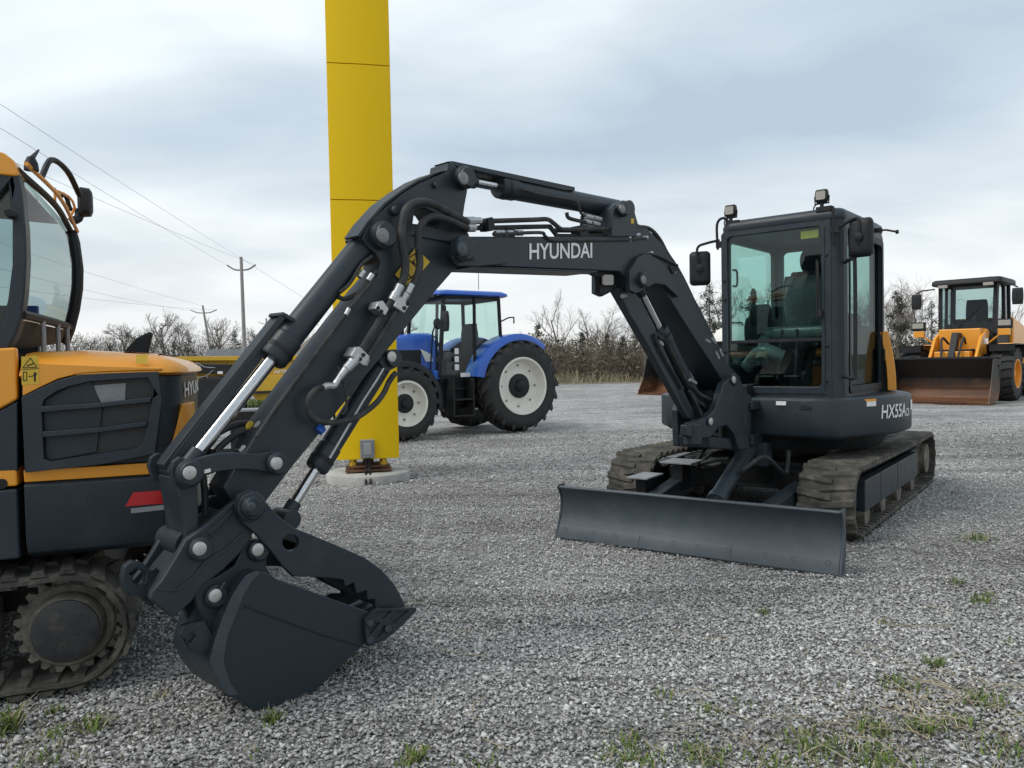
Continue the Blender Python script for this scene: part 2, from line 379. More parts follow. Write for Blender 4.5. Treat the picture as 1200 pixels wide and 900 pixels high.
# ------------------------------------------------------------------ ground
def gravel_mat():
    m, N, Lk, B = new_mat('gravel_ground')
    tc = N.new('ShaderNodeTexCoord'); vec = tc.outputs['Object']
    big = nz(N, Lk, 0.35, 5, vec=vec); mid = nz(N, Lk, 2.2, 5, vec=vec)
    vo = N.new('ShaderNodeTexVoronoi'); vo.inputs['Scale'].default_value = 62; Lk.new(vec, vo.inputs['Vector'])
    vo2 = N.new('ShaderNodeTexVoronoi'); vo2.inputs['Scale'].default_value = 15; Lk.new(vec, vo2.inputs['Vector'])
    r = ramp(N, [(0.0, (0.17, 0.166, 0.162)), (0.35, (0.33, 0.325, 0.32)), (0.75, (0.48, 0.475, 0.465)), (1.0, (0.72, 0.71, 0.69))]); Lk.new(vo.outputs['Color'], r.inputs[0])
    r2 = ramp(N, [(0.0, (0.62,) * 3), (1.0, (1.35,) * 3)]); Lk.new(vo2.outputs['Color'], r2.inputs[0])
    c = mixc(N, Lk, 0.8, r.outputs[0], r2.outputs[0], 'MULTIPLY')
    rb = ramp(N, [(0.3, (0.70, 0.69, 0.67)), (0.7, (1.15, 1.15, 1.15))]); Lk.new(big.outputs[0], rb.inputs[0])
    c = mixc(N, Lk, 1.0, c, rb.outputs[0], 'MULTIPLY')
    rm = ramp(N, [(0.3, (0.78, 0.77, 0.76)), (0.65, (1.1, 1.1, 1.1))]); Lk.new(mid.outputs[0], rm.inputs[0])
    c = mixc(N, Lk, 1.0, c, rm.outputs[0], 'MULTIPLY')
    # wheel ruts: long dark wavy streaks running across the yard
    mp = N.new('ShaderNodeMapping'); mp.inputs['Rotation'].default_value = (0, 0, R(12)); mp.inputs['Scale'].default_value = (0.22, 1.6, 1); Lk.new(vec, mp.inputs[0])
    st = nz(N, Lk, 1.1, 4, vec=mp.outputs[0]); rs = ramp(N, [(0.34, (0.66, 0.655, 0.645)), (0.5, (1, 1, 1))]); Lk.new(st.outputs[0], rs.inputs[0])
    c = mixc(N, Lk, 1.0, c, rs.outputs[0], 'MULTIPLY')
    # brown dirt patch in the near right corner and left edge
    sx = N.new('ShaderNodeSeparateXYZ'); Lk.new(vec, sx.inputs[0])
    def dist(px, py, rad):
        n = N.new('ShaderNodeVectorMath'); n.operation = 'DISTANCE'; Lk.new(vec, n.inputs[0]); n.inputs[1].default_value = (px, py, 0)
        q = N.new('ShaderNodeMapRange'); q.inputs[1].default_value = rad; q.inputs[2].default_value = rad * 0.2; Lk.new(n.outputs['Value'], q.inputs[0]); return q.outputs[0]
    p1 = ground_at(1160, 850); p2 = ground_at(1060, 900); p3 = ground_at(10, 880)
    d1 = dist(p1.x, p1.y, 1.0); d2 = dist(p2.x, p2.y, 0.8); d3 = dist(p3.x, p3.y, 0.5)
    a = N.new('ShaderNodeMath'); a.operation = 'MAXIMUM'; Lk.new(d1, a.inputs[0]); Lk.new(d2, a.inputs[1])
    a2 = N.new('ShaderNodeMath'); a2.operation = 'MAXIMUM'; Lk.new(a.outputs[0], a2.inputs[0]); Lk.new(d3, a2.inputs[1])
    mu = N.new('ShaderNodeMath'); mu.operation = 'MULTIPLY'; mu.use_clamp = True; Lk.new(a2.outputs[0], mu.inputs[0])
    rr = ramp(N, [(0.35, (0.1,) * 3), (0.6, (1,) * 3)]); Lk.new(mid.outputs[0], rr.inputs[0]); Lk.new(rr.outputs[0], mu.inputs[1])
    c = mixc(N, Lk, mu.outputs[0], c, (0.17, 0.135, 0.095))
    # soil and grass beyond the yard
    far = N.new('ShaderNodeMapRange'); far.inputs[1].default_value = 36; far.inputs[2].default_value = 46; Lk.new(sx.outputs[1], far.inputs[0])
    ad = N.new('ShaderNodeMath'); ad.operation = 'MULTIPLY_ADD'; Lk.new(big.outputs[0], ad.inputs[0]); ad.inputs[1].default_value = 0.8; Lk.new(far.outputs[0], ad.inputs[2])
    fr = N.new('ShaderNodeMapRange'); fr.inputs[1].default_value = 0.55; fr.inputs[2].default_value = 1.1; Lk.new(ad.outputs[0], fr.inputs[0])
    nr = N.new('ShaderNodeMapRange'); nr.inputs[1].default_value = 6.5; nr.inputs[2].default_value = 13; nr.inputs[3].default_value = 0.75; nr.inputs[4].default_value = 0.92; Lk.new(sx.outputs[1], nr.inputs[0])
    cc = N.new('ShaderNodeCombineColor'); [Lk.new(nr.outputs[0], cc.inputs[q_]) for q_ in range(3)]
    c = mixc(N, Lk, 1.0, c, cc.outputs[0], 'MULTIPLY')      # near ground darkened in colour as shadow between the loose stones
    c = mixc(N, Lk, fr.outputs[0], c, (0.16, 0.13, 0.08))
    Lk.new(c, B.inputs['Base Color']); B.inputs['Roughness'].default_value = 0.9
    bp = N.new('ShaderNodeBump'); bp.inputs['Strength'].default_value = 0.9; bp.inputs['Distance'].default_value = 0.012
    iv = N.new('ShaderNodeMath'); iv.operation = 'SUBTRACT'; iv.inputs[0].default_value = 1; Lk.new(vo.outputs['Distance'], iv.inputs[1])
    Lk.new(iv.outputs[0], bp.inputs['Height']); Lk.new(bp.outputs[0], B.inputs['Normal'])
    return m
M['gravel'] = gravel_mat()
def gh(x, y):
    """height of the yard: shallow ruts and ridges, flat at the rim of the modelled patch"""
    e = max(0.0, min(1.0, (12 - abs(x)) / 1.5)) * max(0.0, min(1.0, (y - 1.0) / .6)) * max(0.0, min(1.0, (22 - y) / 3))
    if e <= 0: return 0.0
    n = noise.noise(V((x * .35 + 7, y * 1.05, 0))); r = 1 - abs(noise.noise(V((x * .28, (y + .22 * x) * 1.3, 5)))) * 2
    t = noise.noise(V((x * 3, y * 3, 9)))
    return e * (.016 * n + .020 * max(0, r - .55) / .45 * (.4 + noise.noise(V((x * .2, y * .2, 3)))) + .005 * t - .008)
g = MB()
X0, X1, Y0, Y1 = -12.0, 12.0, 1.0, 22.0
NX, NY = 160, 168
g.grid(lambda u, v: (lambda x, y: V((x, y, gh(x, y) - .007 * max(0, min(1, (22 - y) / 3)) * max(0, min(1, (12 - abs(x)) / 1.5)))))(X0 + (X1 - X0) * u, Y0 + (Y1 - Y0) * v), NX, NY)
for a, b, c, d in ((-600, X0, -60, 900), (X1, 700, -60, 900), (X0, X1, -60, Y0), (X0, X1, Y1, 900)): g.add([(a, c, 0), (b, c, 0), (b, d, 0), (a, d, 0)], [(0, 1, 2, 3)])
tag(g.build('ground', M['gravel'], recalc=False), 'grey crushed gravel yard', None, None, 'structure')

def stone_mat():
    m, N, Lk, B = new_mat('crushed_stone')
    ge = N.new('ShaderNodeNewGeometry')
    r = ramp(N, [(0.0, (0.20, 0.196, 0.19)), (0.25, (0.345, 0.34, 0.331)), (0.65, (0.485, 0.478, 0.466)), (0.9, (0.60, 0.592, 0.577)), (1.0, (0.80, 0.785, 0.75))])
    Lk.new(ge.outputs['Random Per Island'], r.inputs[0])
    tc = N.new('ShaderNodeTexCoord')
    big = nz(N, Lk, 0.35, 5, vec=tc.outputs['Object']); rb = ramp(N, [(0.3, (0.74, 0.735, 0.72)), (0.7, (1.12, 1.12, 1.12))]); Lk.new(big.outputs[0], rb.inputs[0])
    c = mixc(N, Lk, 1.0, r.outputs[0], rb.outputs[0], 'MULTIPLY')
    mp = N.new('ShaderNodeMapping'); mp.inputs['Rotation'].default_value = (0, 0, R(12)); mp.inputs['Scale'].default_value = (0.22, 1.6, 1); Lk.new(tc.outputs['Object'], mp.inputs[0])
    st = nz(N, Lk, 1.1, 4, vec=mp.outputs[0]); rs = ramp(N, [(0.34, (0.72, 0.715, 0.705)), (0.5, (1, 1, 1))]); Lk.new(st.outputs[0], rs.inputs[0])
    c = mixc(N, Lk, 1.0, c, rs.outputs[0], 'MULTIPLY')
    n = nz(N, Lk, 90, 2, vec=tc.outputs['Object']); rn = ramp(N, [(0.3, (0.8,) * 3), (0.7, (1.15,) * 3)]); Lk.new(n.outputs[0], rn.inputs[0])
    c = mixc(N, Lk, 1.0, c, rn.outputs[0], 'MULTIPLY')
    Lk.new(c, B.inputs['Base Color']); B.inputs['Roughness'].default_value = 0.85
    return m
def scatter_stones():
    import numpy as np
    rng = np.random.default_rng(3)
    ph = (1 + 5 ** .5) / 2
    iv = np.array([(-1, ph, 0), (1, ph, 0), (-1, -ph, 0), (1, -ph, 0), (0, -1, ph), (0, 1, ph), (0, -1, -ph), (0, 1, -ph), (ph, 0, -1), (ph, 0, 1), (-ph, 0, -1), (-ph, 0, 1)]) / 1.9
    ifc = np.array([(0, 11, 5), (0, 5, 1), (0, 1, 7), (0, 7, 10), (0, 10, 11), (1, 5, 9), (5, 11, 4), (11, 10, 2), (10, 7, 6), (7, 1, 8), (3, 9, 4), (3, 4, 2), (3, 2, 6), (3, 6, 8), (3, 8, 9), (4, 9, 5), (2, 4, 11), (6, 2, 10), (8, 6, 7), (9, 8, 1)])
    ov = np.array([(1, .3, 0), (-.3, 1, 0), (-1, -.25, 0), (.35, -1, 0), (.1, .1, 1), (0, 0, -1.)])
    of = np.array([(0, 1, 4), (1, 2, 4), (2, 3, 4), (3, 0, 4), (1, 0, 5), (2, 1, 5), (3, 2, 5), (0, 3, 5)])
    VS, FS, base = [], [], 0
    for (y0, y1, dens, s0, s1, tv, tf) in ((1.9, 4.4, 7000, .0038, .0098, iv, ifc), (4.4, 8.0, 3000, .0052, .0108, ov, of), (8.0, 14.0, 480, .009, .016, ov, of)):
        hw = y1 * 0.78 + 0.3
        n = int(dens * 2 * hw * (y1 - y0))
        y = rng.uniform(y0, y1, n); x = rng.uniform(-hw, hw, n)
        k = np.abs(x) < y * 0.78 + 0.3; x, y = x[k], y[k]; n = len(x)
        sz = s0 + (s1 - s0) * rng.random(n) ** 1.8
        big = rng.random(n) < 0.01; sz = np.where(big, sz * 1.7, sz)
        a = rng.uniform(0, 2 * np.pi, n); t1 = rng.normal(0, .35, n); t2 = rng.normal(0, .35, n)
        p = tv[None] + rng.normal(0, .27, (n, len(tv), 3))
        p = p * np.stack([sz * rng.uniform(.95, 1.6, n), sz * rng.uniform(.6, 1.05, n), sz * rng.uniform(.28, .6, n)], 1)[:, None]
        c, s_ = np.cos(t1)[:, None], np.sin(t1)[:, None]
        X, Y, Z = p[..., 0], p[..., 1], p[..., 2]
        Y, Z = Y * c - Z * s_, Y * s_ + Z * c
        c, s_ = np.cos(t2)[:, None], np.sin(t2)[:, None]
        X, Z = X * c + Z * s_, -X * s_ + Z * c
        c, s_ = np.cos(a)[:, None], np.sin(a)[:, None]
        X, Y = X * c - Y * s_, X * s_ + Y * c
        hz_ = np.array([gh(float(p_), float(q_)) for p_, q_ in zip(x, y)])
        P = np.stack([X + x[:, None], Y + y[:, None], Z + (hz_ + sz * rng.uniform(0.1, .45, n))[:, None]], -1)
        VS.append(P.reshape(-1, 3)); m = len(tv)
        FS.append((tf[None] + (np.arange(n) * m)[:, None, None]).reshape(-1, 3) + base); base += n * m
    vs = np.concatenate(VS).astype(np.float32); fs = np.concatenate(FS).astype(np.int32)
    me = bpy.data.meshes.new('gravel_stones')
    me.vertices.add(len(vs)); me.vertices.foreach_set('co', vs.ravel())
    me.loops.add(len(fs) * 3); me.loops.foreach_set('vertex_index', fs.ravel())
    me.polygons.add(len(fs)); me.polygons.foreach_set('loop_start', np.arange(0, len(fs) * 3, 3, dtype=np.int32))
    me.update(calc_edges=True); me.materials.append(stone_mat())
    o = bpy.data.objects.new('gravel', me); COL.objects.link(o)
    tag(o, 'loose grey crushed stone chips covering the yard', 'gravel', None, 'stuff')
scatter_stones()

# ------------------------------------------------------------------ grass and straw in the gravel
def veg_mat(name, a, b):
    m, N, Lk, B = new_mat(name)
    ge = N.new('ShaderNodeNewGeometry'); r = ramp(N, [(0, a), (1, b)]); Lk.new(ge.outputs['Random Per Island'], r.inputs[0]); Lk.new(r.outputs[0], B.inputs['Base Color'])
    B.inputs['Roughness'].default_value = 0.7; B.inputs['Specular IOR Level'].default_value = 0.25
    return m
M['grass'] = veg_mat('grass_blades', (0.05, 0.10, 0.016), (0.17, 0.22, 0.05))
M['grass_dry'] = veg_mat('dry_grass', (0.19, 0.155, 0.085), (0.40, 0.35, 0.24))
M['straw'] = veg_mat('straw', (0.25, 0.2, 0.12), (0.55, 0.48, 0.34))
def blade(mb, p, h, lean, wd):
    a = random.uniform(0, 2 * PI); d = V((math.cos(a), math.sin(a), 0)); s = V((-d.y, d.x, 0)) * wd
    q1 = p + d * lean * h * .35 + V((0, 0, h * .6)); q2 = p + d * lean * h + V((0, 0, h * random.uniform(.75, 1)))
    mb.add([p - s, p + s, q1 + s * .8, q1 - s * .8, q2], [(0, 1, 2, 3), (3, 2, 4)])
gr, dry = MB(), MB()
TUFTS = [(6, 858, 60, .05, .085), (14, 848, 30, .05, .08), (62, 836, 22, .04, .035), (112, 850, 75, .075, .035), (60, 862, 20, .07, .03), (188, 816, 16, .07, .03), (318, 845, 40, .05, .045), (490, 888, 75, .05, .035), (478, 895, 25, .04, .03),
         (740, 872, 50, .09, .03), (750, 893, 60, .1, .03), (778, 815, 24, .08, .025), (818, 880, 10, .05, .02), (826, 888, 70, .1, .035), (868, 825, 14, .1, .02), (830, 834, 24, .07, .025), (892, 719, 26, .05, .04), (940, 868, 50, .12, .03), (1025, 855, 75, .08, .035), (1080, 855, 60, .08, .04), (1030, 893, 90, .14, .03), (1055, 805, 50, .07, .04),
         (1095, 783, 50, .05, .055), (1150, 705, 40, .08, .04), (1158, 698, 20, .08, .03), (1120, 685, 24, .05, .05), (1143, 632, 60, .14, .05), (1150, 822, 50, .1, .04), (1125, 846, 40, .07, .03), (1038, 732, 20, .06, .03), (960, 884, 40, .12, .03), (720, 890, 30, .1, .03), (905, 895, 40, .1, .03), (1190, 760, 16, .1, .03), (570, 893, 20, .08, .03), (300, 880, 8, .06, .02), (60, 890, 30, .12, .04), (985, 870, 30, .1, .04), (1180, 880, 40, .12, .04)]
for (x, y, n, rad, h) in TUFTS:
    c = ground_at(x, y)
    for k in range(int(n * 1.5)):
        q = c + V((random.gauss(0, rad * .42), random.gauss(0, rad * .42), 0))
        blade(gr if random.random() < .75 else dry, q, h * random.uniform(.35, 1.1), random.uniform(.4, 1.5), random.uniform(.0018, .0042))
for k in range(900):
    x = random.gauss(1050, 130); y = random.gauss(870, 45)
    if x > 1290 or y > 960 or y < 740: continue
    blade(dry if random.random() < .7 else gr, ground_at(x, y), random.uniform(.006, .022), random.uniform(.5, 1.8), .002)
for k in range(160):
    blade(dry, ground_at(random.gauss(40, 50), random.gauss(880, 25)), random.uniform(.01, .03), random.uniform(.3, 1.3), .0016)
tag(gr.build('grass', M['grass'], recalc=False, smooth=False), 'small green grass tufts growing through the gravel', 'grass', None, 'stuff')
tag(dry.build('dry_grass', M['grass_dry'], recalc=False, smooth=False), 'short dry grass among the gravel', 'grass', None, 'stuff')
st = MB()
for k in range(130):
    x, y = (random.gauss(1125, 50), random.gauss(822, 26)) if k < 80 else ((random.gauss(980, 120), random.gauss(870, 25)) if k < 105 else (random.uniform(500, 1200), random.uniform(700, 890)))
    if y > 950 or x > 1280: continue
    p = ground_at(x, y, .014); a = random.uniform(0, PI); d = V((math.cos(a), math.sin(a), 0)); l = random.uniform(.03, .16) if random.random() < .8 else random.uniform(.15, .3)
    b = V((-d.y, d.x, 0)) * random.gauss(0, l * .12)
    st.tube([p, p + d * l * .5 + b + V((0, 0, random.uniform(0, .012))), p + d * l], random.uniform(.0009, .002), 4, 3)
tag(st.build('straw', M['straw'], recalc=False), 'pale dead stalks lying on the gravel', 'straw', None, 'stuff')
# ------------------------------------------------------------------ the compact excavator in the middle
FW = V((-.572, -.82, 0)).normalized()
EXC = V((1.12, 5.03, 0)) - FW * 2.1
EX = Thing('excavator', 'charcoal compact excavator with raised boom, bucket resting on gravel and front dozer blade', 'excavator', EXC, FW)
BO = V((1.66, 5.81, 0)); BD = V((-.691, -.723, 0)).normalized(); BN = V((-BD.y, BD.x, 0))
if BN.dot(CAM_O - BO) < 0: BN = -BN
def bw(x, y, off):
    p = on_plane(x, y, BO + BN * off, BN); return ((p - BO).dot(BD), p.z)
def BL(t, z, wv): return EX.L(BO + BD * t + V((0, 0, z)) + BN * wv)
def bp(x, y, off=0.0): return EX.L(on_plane(x, y, BO + BN * off, BN))
BNL = EX.I.to_3x3() @ BN
def tr(mb, pts, w0, w1, holes=(), ref=None):
    rf = w0 if ref is None else ref
    return mb.prism([bw(x, y, rf) for x, y in pts], BL, w0, w1, [[bw(x, y, rf) for x, y in h] for h in holes])
def pcirc(x, y, r, n=14): return [(x + r * math.cos(2 * PI * k / n), y + r * math.sin(2 * PI * k / n)) for k in range(n)]
def pin(mb, x, y, off, r, ln=.02, length=None):
    """round pin boss with a bright cap at near face"""
    c = bp(x, y, off); mb.lathe(c, BNL, [(r * 1.0, -.01), (r, ln * .6), (r * .86, ln * .75), (r * .8, ln)], 24)
    return c
def pincap(x, y, off, r, parent, mat='pin'):
    c = bp(x, y, off); m = MB(); m.lathe(c, BNL, [(r, -.004), (r, .004), (r * .8, .007), (r * .3, .0075)], 20)
    m.lathe(c, BNL, [(r * .18, .006), (r * .18, .010)], 8)
    return m.build('pin', M[mat], parent)

# --- tracks
def track_path(s, P):
    """stadium through front idler and rear sprocket; returns point (f,z), tangent, in local x,z"""
    (fx, fz, fr), (rx, rz, rr) = P
    L = fx - rx; arcf = PI * fr; arcr = PI * rr; tot = 2 * L + arcf + arcr; s = s % tot
    if s < L: t = s / L; return V((rx + L * t, 0, (rz + rr) * (1 - t) + (fz + fr) * t - .012 * math.sin(PI * t))), V((1, 0, 0))
    s -= L
    if s < arcf: a = PI / 2 - s / fr; return V((fx + fr * math.cos(a), 0, fz + fr * math.sin(a))), V((math.sin(a), 0, -math.cos(a)))
    s -= arcf
    if s < L: t = s / L; return V((fx - L * t, 0, (fz - fr) * (1 - t) + (rz - rr) * t)), V((-1, 0, 0))
    s -= L; a = -PI / 2 - s / rr
    return V((rx + rr * math.cos(a), 0, rz + rr * math.sin(a))), V((math.sin(a), 0, -math.cos(a)))
def make_track(T, y, wd, P, pitch, out, parent, lug=.020, thick=.028, name='track'):
    (fx, fz, fr), (rx, rz, rr) = P
    tot = 2 * (fx - rx) + PI * (fr + rr)
    n = int(round(tot / pitch)); pitch = tot / n
    m = MB(); rings = []
    for i in range(n * 3):
        p, t = track_path(i * pitch / 3, P); nn = V((-t.z, 0, t.x))
        if nn.dot(p - V(((fx + rx) / 2, 0, (fz + rz) / 2))) < 0: nn = -nn
        h = wd / 2
        rings.append([p + V((0, y - h, 0)), p + nn * thick * .55 + V((0, y - h, 0)), p + nn * thick + V((0, y - h + .02, 0)), p + nn * thick + V((0, y + h - .02, 0)), p + nn * thick * .55 + V((0, y + h, 0)), p + V((0, y + h, 0))])
    rings.append(rings[0]); m.loft(rings, cap=False)
    for i in range(n):
        for side in (-1, 1):
            s = (i + (.0 if side > 0 else .5)) * pitch
            p, t = track_path(s, P); nn = V((-t.z, 0, t.x))
            if nn.dot(p - V(((fx + rx) / 2, 0, (fz + rz) / 2))) < 0: nn = -nn
            b = p + nn * (thick - .003)
            w0, w1 = pitch * .62, pitch * .36
            ya, yb = y + side * wd * .5 * 1.0, y - side * wd * .10
            j = random.uniform(.85, 1.05) * lug
            dz = t * (pitch * .16)
            vs = []
            for (yy, sh) in ((ya, -1), (yb, 1)):
                o = V((0, yy, 0)) + dz * sh
                vs += [b - t * w0 / 2 + o, b + t * w0 / 2 + o, b + t * w1 / 2 + nn * j + o, b - t * w1 / 2 + nn * j + o]
            m.add(vs, [(0, 1, 2, 3), (7, 6, 5, 4), (0, 4, 5, 1), (1, 5, 6, 2), (2, 6, 7, 3), (3, 7, 4, 0)])
        p, t = track_path(i * pitch, P); nn = V((-t.z, 0, t.x))
        if nn.dot(p - V(((fx + rx) / 2, 0, (fz + rz) / 2))) < 0: nn = -nn
        m.box(p - nn * .005 + V((0, y, 0)), (pitch * .45, wd * .96, .014), (t, V((0, 1, 0)), nn))
        for q in (-.07, .07): m.box(p - nn * .018 + V((0, y + q, 0)), (pitch * .4, .03, .04), (t, V((0, 1, 0)), nn))
    return m.build(name, M['track'], parent, sharp=30)
TP = ((1.05, .258, .222), (-1.66, .256, .220))
for side in (1, -1):
    y = .765 * side
    tk = make_track(EX, y, .38, TP, .101, side, EX)
    m = MB()
    so = y + side * .10
    m.span(-1.42, .86, y - .11, y + .09, .17, .37)
    m.build('track_frame', M['charcoal'], tk, .008)
    m = MB()
    for x0, x1 in ((.30, .80), (-.32, .285), (-1.2, -.335)):
        ys = so + side * .02
        m.prism([(x0, .14), (x1, .14), (x1, .37), (x0, .37)], lambda u, v, q: V((u, q, v)), y + side * .05, ys + side * .025)
    m.build('side_panel', M['charcoal'], tk, .006)
    m = MB()
    for fx in (.72, .2, -.4, -1.0): m.cyl((fx, y - .14, .11), (fx, y + .14, .11), .085)
    m.build_each('roller', M['mud'], tk)
    m = MB(); m.lathe((1.05, y - .12, .258), (0, 1, 0), [(.06, 0), (.20, .02), (.215, .06), (.215, .18), (.20, .22), (.06, .24)], 32); m.build('idler', M['charcoal'], tk)
    m = MB()
    teeth = []
    for k in range(42):
        a = 2 * PI * k / 42; rr = .207 if k % 2 else .172; teeth.append((rr * math.cos(a) - 1.66, rr * math.sin(a) + .256))
    m.prism(teeth, lambda u, v, q: V((u, q, v)), y - .02, y + .02)
    m.lathe((-1.66, y, .256), (0, side, 0), [(.17, 0), (.17, .07), (.14, .1), (.14, .15), (.05, .16)], 28)
    m.build('sprocket', M['mud'], tk)
    tk.rotation_euler = (0, 0, R(-2.6))
# --- lower frame
m = MB()
m.span(-.75, .72, -.44, .44, .26, .46)
m.prism([(.7, -.40), (1.02, -.57), (1.02, -.45), (.72, -.2), (.72, .2), (1.02, .45), (1.02, .57), (.7, .40)], lambda u, v, q: V((u, v, q)), .24, .42)
m.cyl((0, 0, .44), (0, 0, .60), .44, seg=40); m.cyl((0, 0, .59), (0, 0, .70), .37, seg=40)
for yy in (-.6, .6):
    for fx in (.55, -.6): m.span(fx - .13, fx + .13, yy - .17, yy + .17, .22, .36)
m.build('lower_frame', M['black'], EX, .01)

# --- dozer blade
HB = .965
prof = [(2.145, .100 - .09), (2.128, .05), (2.108, .09), (2.086, .135), (2.068, .185), (2.058, .24), (2.064, .295), (2.085, .34), (2.105, .362), (2.10, .374), (2.085, .378), (2.062, .368), (2.036, .30), (2.03, .24), (2.038, .17), (2.065, .10), (2.11, .01)]
m = MB(); m.prism(prof, lambda u, v, q: V((u, q, v)), -HB, HB)
dz = m.build('dozer_blade', M['charcoal_light'], EX, .004)
m = MB()
for s in (-1, 1): m.prism([(2.15, .0), (2.113, .09), (2.073, .185), (2.064, .24), (2.070, .295), (2.092, .34), (2.112, .37), (2.09, .384), (2.02, .38), (2.0, .1), (2.06, .0)], lambda u, v, q: V((u, q, v)), s * HB, s * (HB + .012))
m.build_each('end_plate', M['charcoal_light'], dz, .002)
m = MB()
for a, b in ((-HB + .004, -.32), (-.318, .318), (.32, HB - .004)): m.prism([(2.1475, .006), (2.1305, .052), (2.1105, .091), (2.106, .088), (2.126, .05), (2.142, .006)], lambda u, v, q: V((u, q, v)), a, b)
m.build_each('cutting_edge', M['charcoal_light'], dz, .002)
m = MB()
for k in range(10):
    yy = -.9 + k * .2 + (.03 if k % 3 == 1 else 0); m.lathe((2.1225, yy, .066), (.87, 0, .45), [(.016, 0), (.016, .0022), (.0125, .0022), (.0125, .0004), (.0, .0004)], 16)
m.build_each('bolt', M['charcoal'], dz)
m = MB()
for s in (-1, 1):
    m.bar((1.985, s * .40, .19), (.75, s * .47, .30), .11, .15)
    m.prism([(2.0, s * .62), (1.7, s * .42), (2.0, s * .30)], lambda u, v, q: V((u, v, q)), .16, .22)
m.bar((1.62, -.4, .2), (1.62, .4, .2), .1, .12)
m.build_touch('push_arm', M['charcoal'], dz, .008)
# blade cylinder
a, b = V((1.96, .09, .22)), V((1.02, .09, .60))
dd = (b - a).normalized()
m = MB(); m.cyl(a + dd * .25, b - dd * .06, .062, seg=24); m.cyl(a + dd * .20, a + dd * .27, .07, seg=24)
m.lathe(b + V((0, -.05, 0)), (0, 1, 0), [(.07, 0), (.07, .1)], 20)
bc = m.build('blade_cylinder', M['charcoal'], EX, .004)
m = MB(); m.cyl(a, a + dd * .3, .032); m.build('rod', M['chrome'], bc)
m = MB(); m.box((1.72, .09, .215), (.2, .2, .1)); m.box(b + V((-.1, 0, -.06)), (.16, .24, .18)); m.build_touch('bracket', M['charcoal'], bc, .008)
m = MB()
m.tube([a + dd * .55 + V((0, .07, .03)), (1.45, .2, .50), (1.25, .27, .56), (1.08, .34, .44), (1.0, .36, .42), (.98, .37, .58)], .016, 8, 6)
m.tube([a + dd * .75 + V((0, -.08, .03)), (1.2, -.15, .50), (1.0, -.32, .44), (.8, -.3, .5)], .016, 8, 6)
m.tube([(1.1, -.1, .47), (1.05, -.3, .42), (.8, -.42, .44), (.6, -.42, .52)], .016, 8, 6)
m.build_each('blade_hose', M['hose'], EX)
# step plates beside the right track
m = MB()
for (x, y, lx, ly, z) in ((1.50, -.56, .30, .17, .395), (1.13, -.42, .26, .26, .47), (.80, -.6, .34, .14, .475)): m.box((x, y, z), (lx, ly, .012))
m.build_each('step_plate', M['galv'], EX, .002)
m = MB()
for (x, y, z) in ((1.50, -.56, .39), (1.13, -.42, .465), (.80, -.6, .47)): m.span(x - .08, x + .08, y - .04, y + .04, .25, z - .008)
m.build_each('step_bracket', M['black'], EX)

# --- upper structure: skirt (curved counterweight shape in plan)
RR = 1.06
def plan(inset=0, n=40):
    pts = []
    r = RR - inset
    fl = .945 - inset
    a0 = math.asin(.80 / RR)
    # front-left panel: from (fl, -.0) to corner, then arc round the rear to the right, then right front
    pts += [(fl - .02, .03 + inset), (fl, .06 + inset), (fl, .60)]
    for k in range(1, 7):
        a = k / 6 * R(64); pts.append((fl - .21 + .21 * math.cos(a), .60 + .21 * math.sin(a) * 1.05))
    for k in range(n + 1):
        a = R(59) + (2 * PI - R(59) - R(66)) * k / n; pts.append((r * math.cos(a), max(r * math.sin(a), -.86 + inset - .04 * (1 - math.cos(a) ** 2))))
    pts += [(.54 - inset, -.80 + inset), (.64 - inset, -.72), (.68 - inset, -.62), (.68 - inset, -.46 - inset), (.55, -.44), (.55, .03 + inset)]
    return pts
def ring(z, inset): return [V((x, y, z)) for x, y in plan(inset)]
m = MB(); m.loft([ring(.665, .06), ring(.685, .012), ring(.705, 0), ring(.80, 0), ring(.945, 0), ring(.962, .005), ring(.970, .02), ring(.975, .05)])
UP = []
sk = m.build('skirt', M['charcoal'], EX, .004, sharp=50)
m = MB(); m.cyl((0, 0, .555), (0, 0, .66), .84, .9, 48); UP.append(m.build('turntable_deck', M['black'], EX))
# panel details
m = MB()
for yy in (.12, .55): m.lathe((.945, yy + .02, .92), (1, 0, 0), [(.016, 0), (.016, .006), (.004, .008)], 12)
m.box((.946, .58, .905), (.01, .09, .02)); m.build_touch('latch', M['charcoal'], sk)
m = MB(); m.box((.948, .40, .935), (.004, .075, .030)); m.build('white_sticker', M['letter'], sk)
def on_skirt(ang, z, off=.003): return V(((RR + off) * math.cos(ang), (RR + off) * math.sin(ang), z))
m = MB(); m.grid(lambda u, v: on_skirt(R(63 - 8 * u), .90 + .055 * v), 6, 1); m.build('warning_sticker', M['letter'], sk, recalc=False)
m = MB(); m.grid(lambda u, v: on_skirt(R(63 - 8 * u), .938 + .017 * v, .005), 6, 1); m.build('warning_band', M['orange'], sk, recalc=False)
A0, A1 = R(66), R(91)
lettering('HX55A', lambda u, v: on_skirt(A0 + (A1 - A0) * u * .78, .80 + .105 * v), M['letter'], sk, .12, .012, label='white model lettering on the side')
lettering('CR', lambda u, v: on_skirt(A0 + (A1 - A0) * (.80 + .2 * u), .80 + .062 * v), M['letter'], sk, .12, .012)
m = MB(); m.grid(lambda u, v: on_skirt(R(93.5 + 6 * u), .84 + .08 * v, .004), 4, 1); m.build('rear_mark', M['letter'], sk, recalc=False)
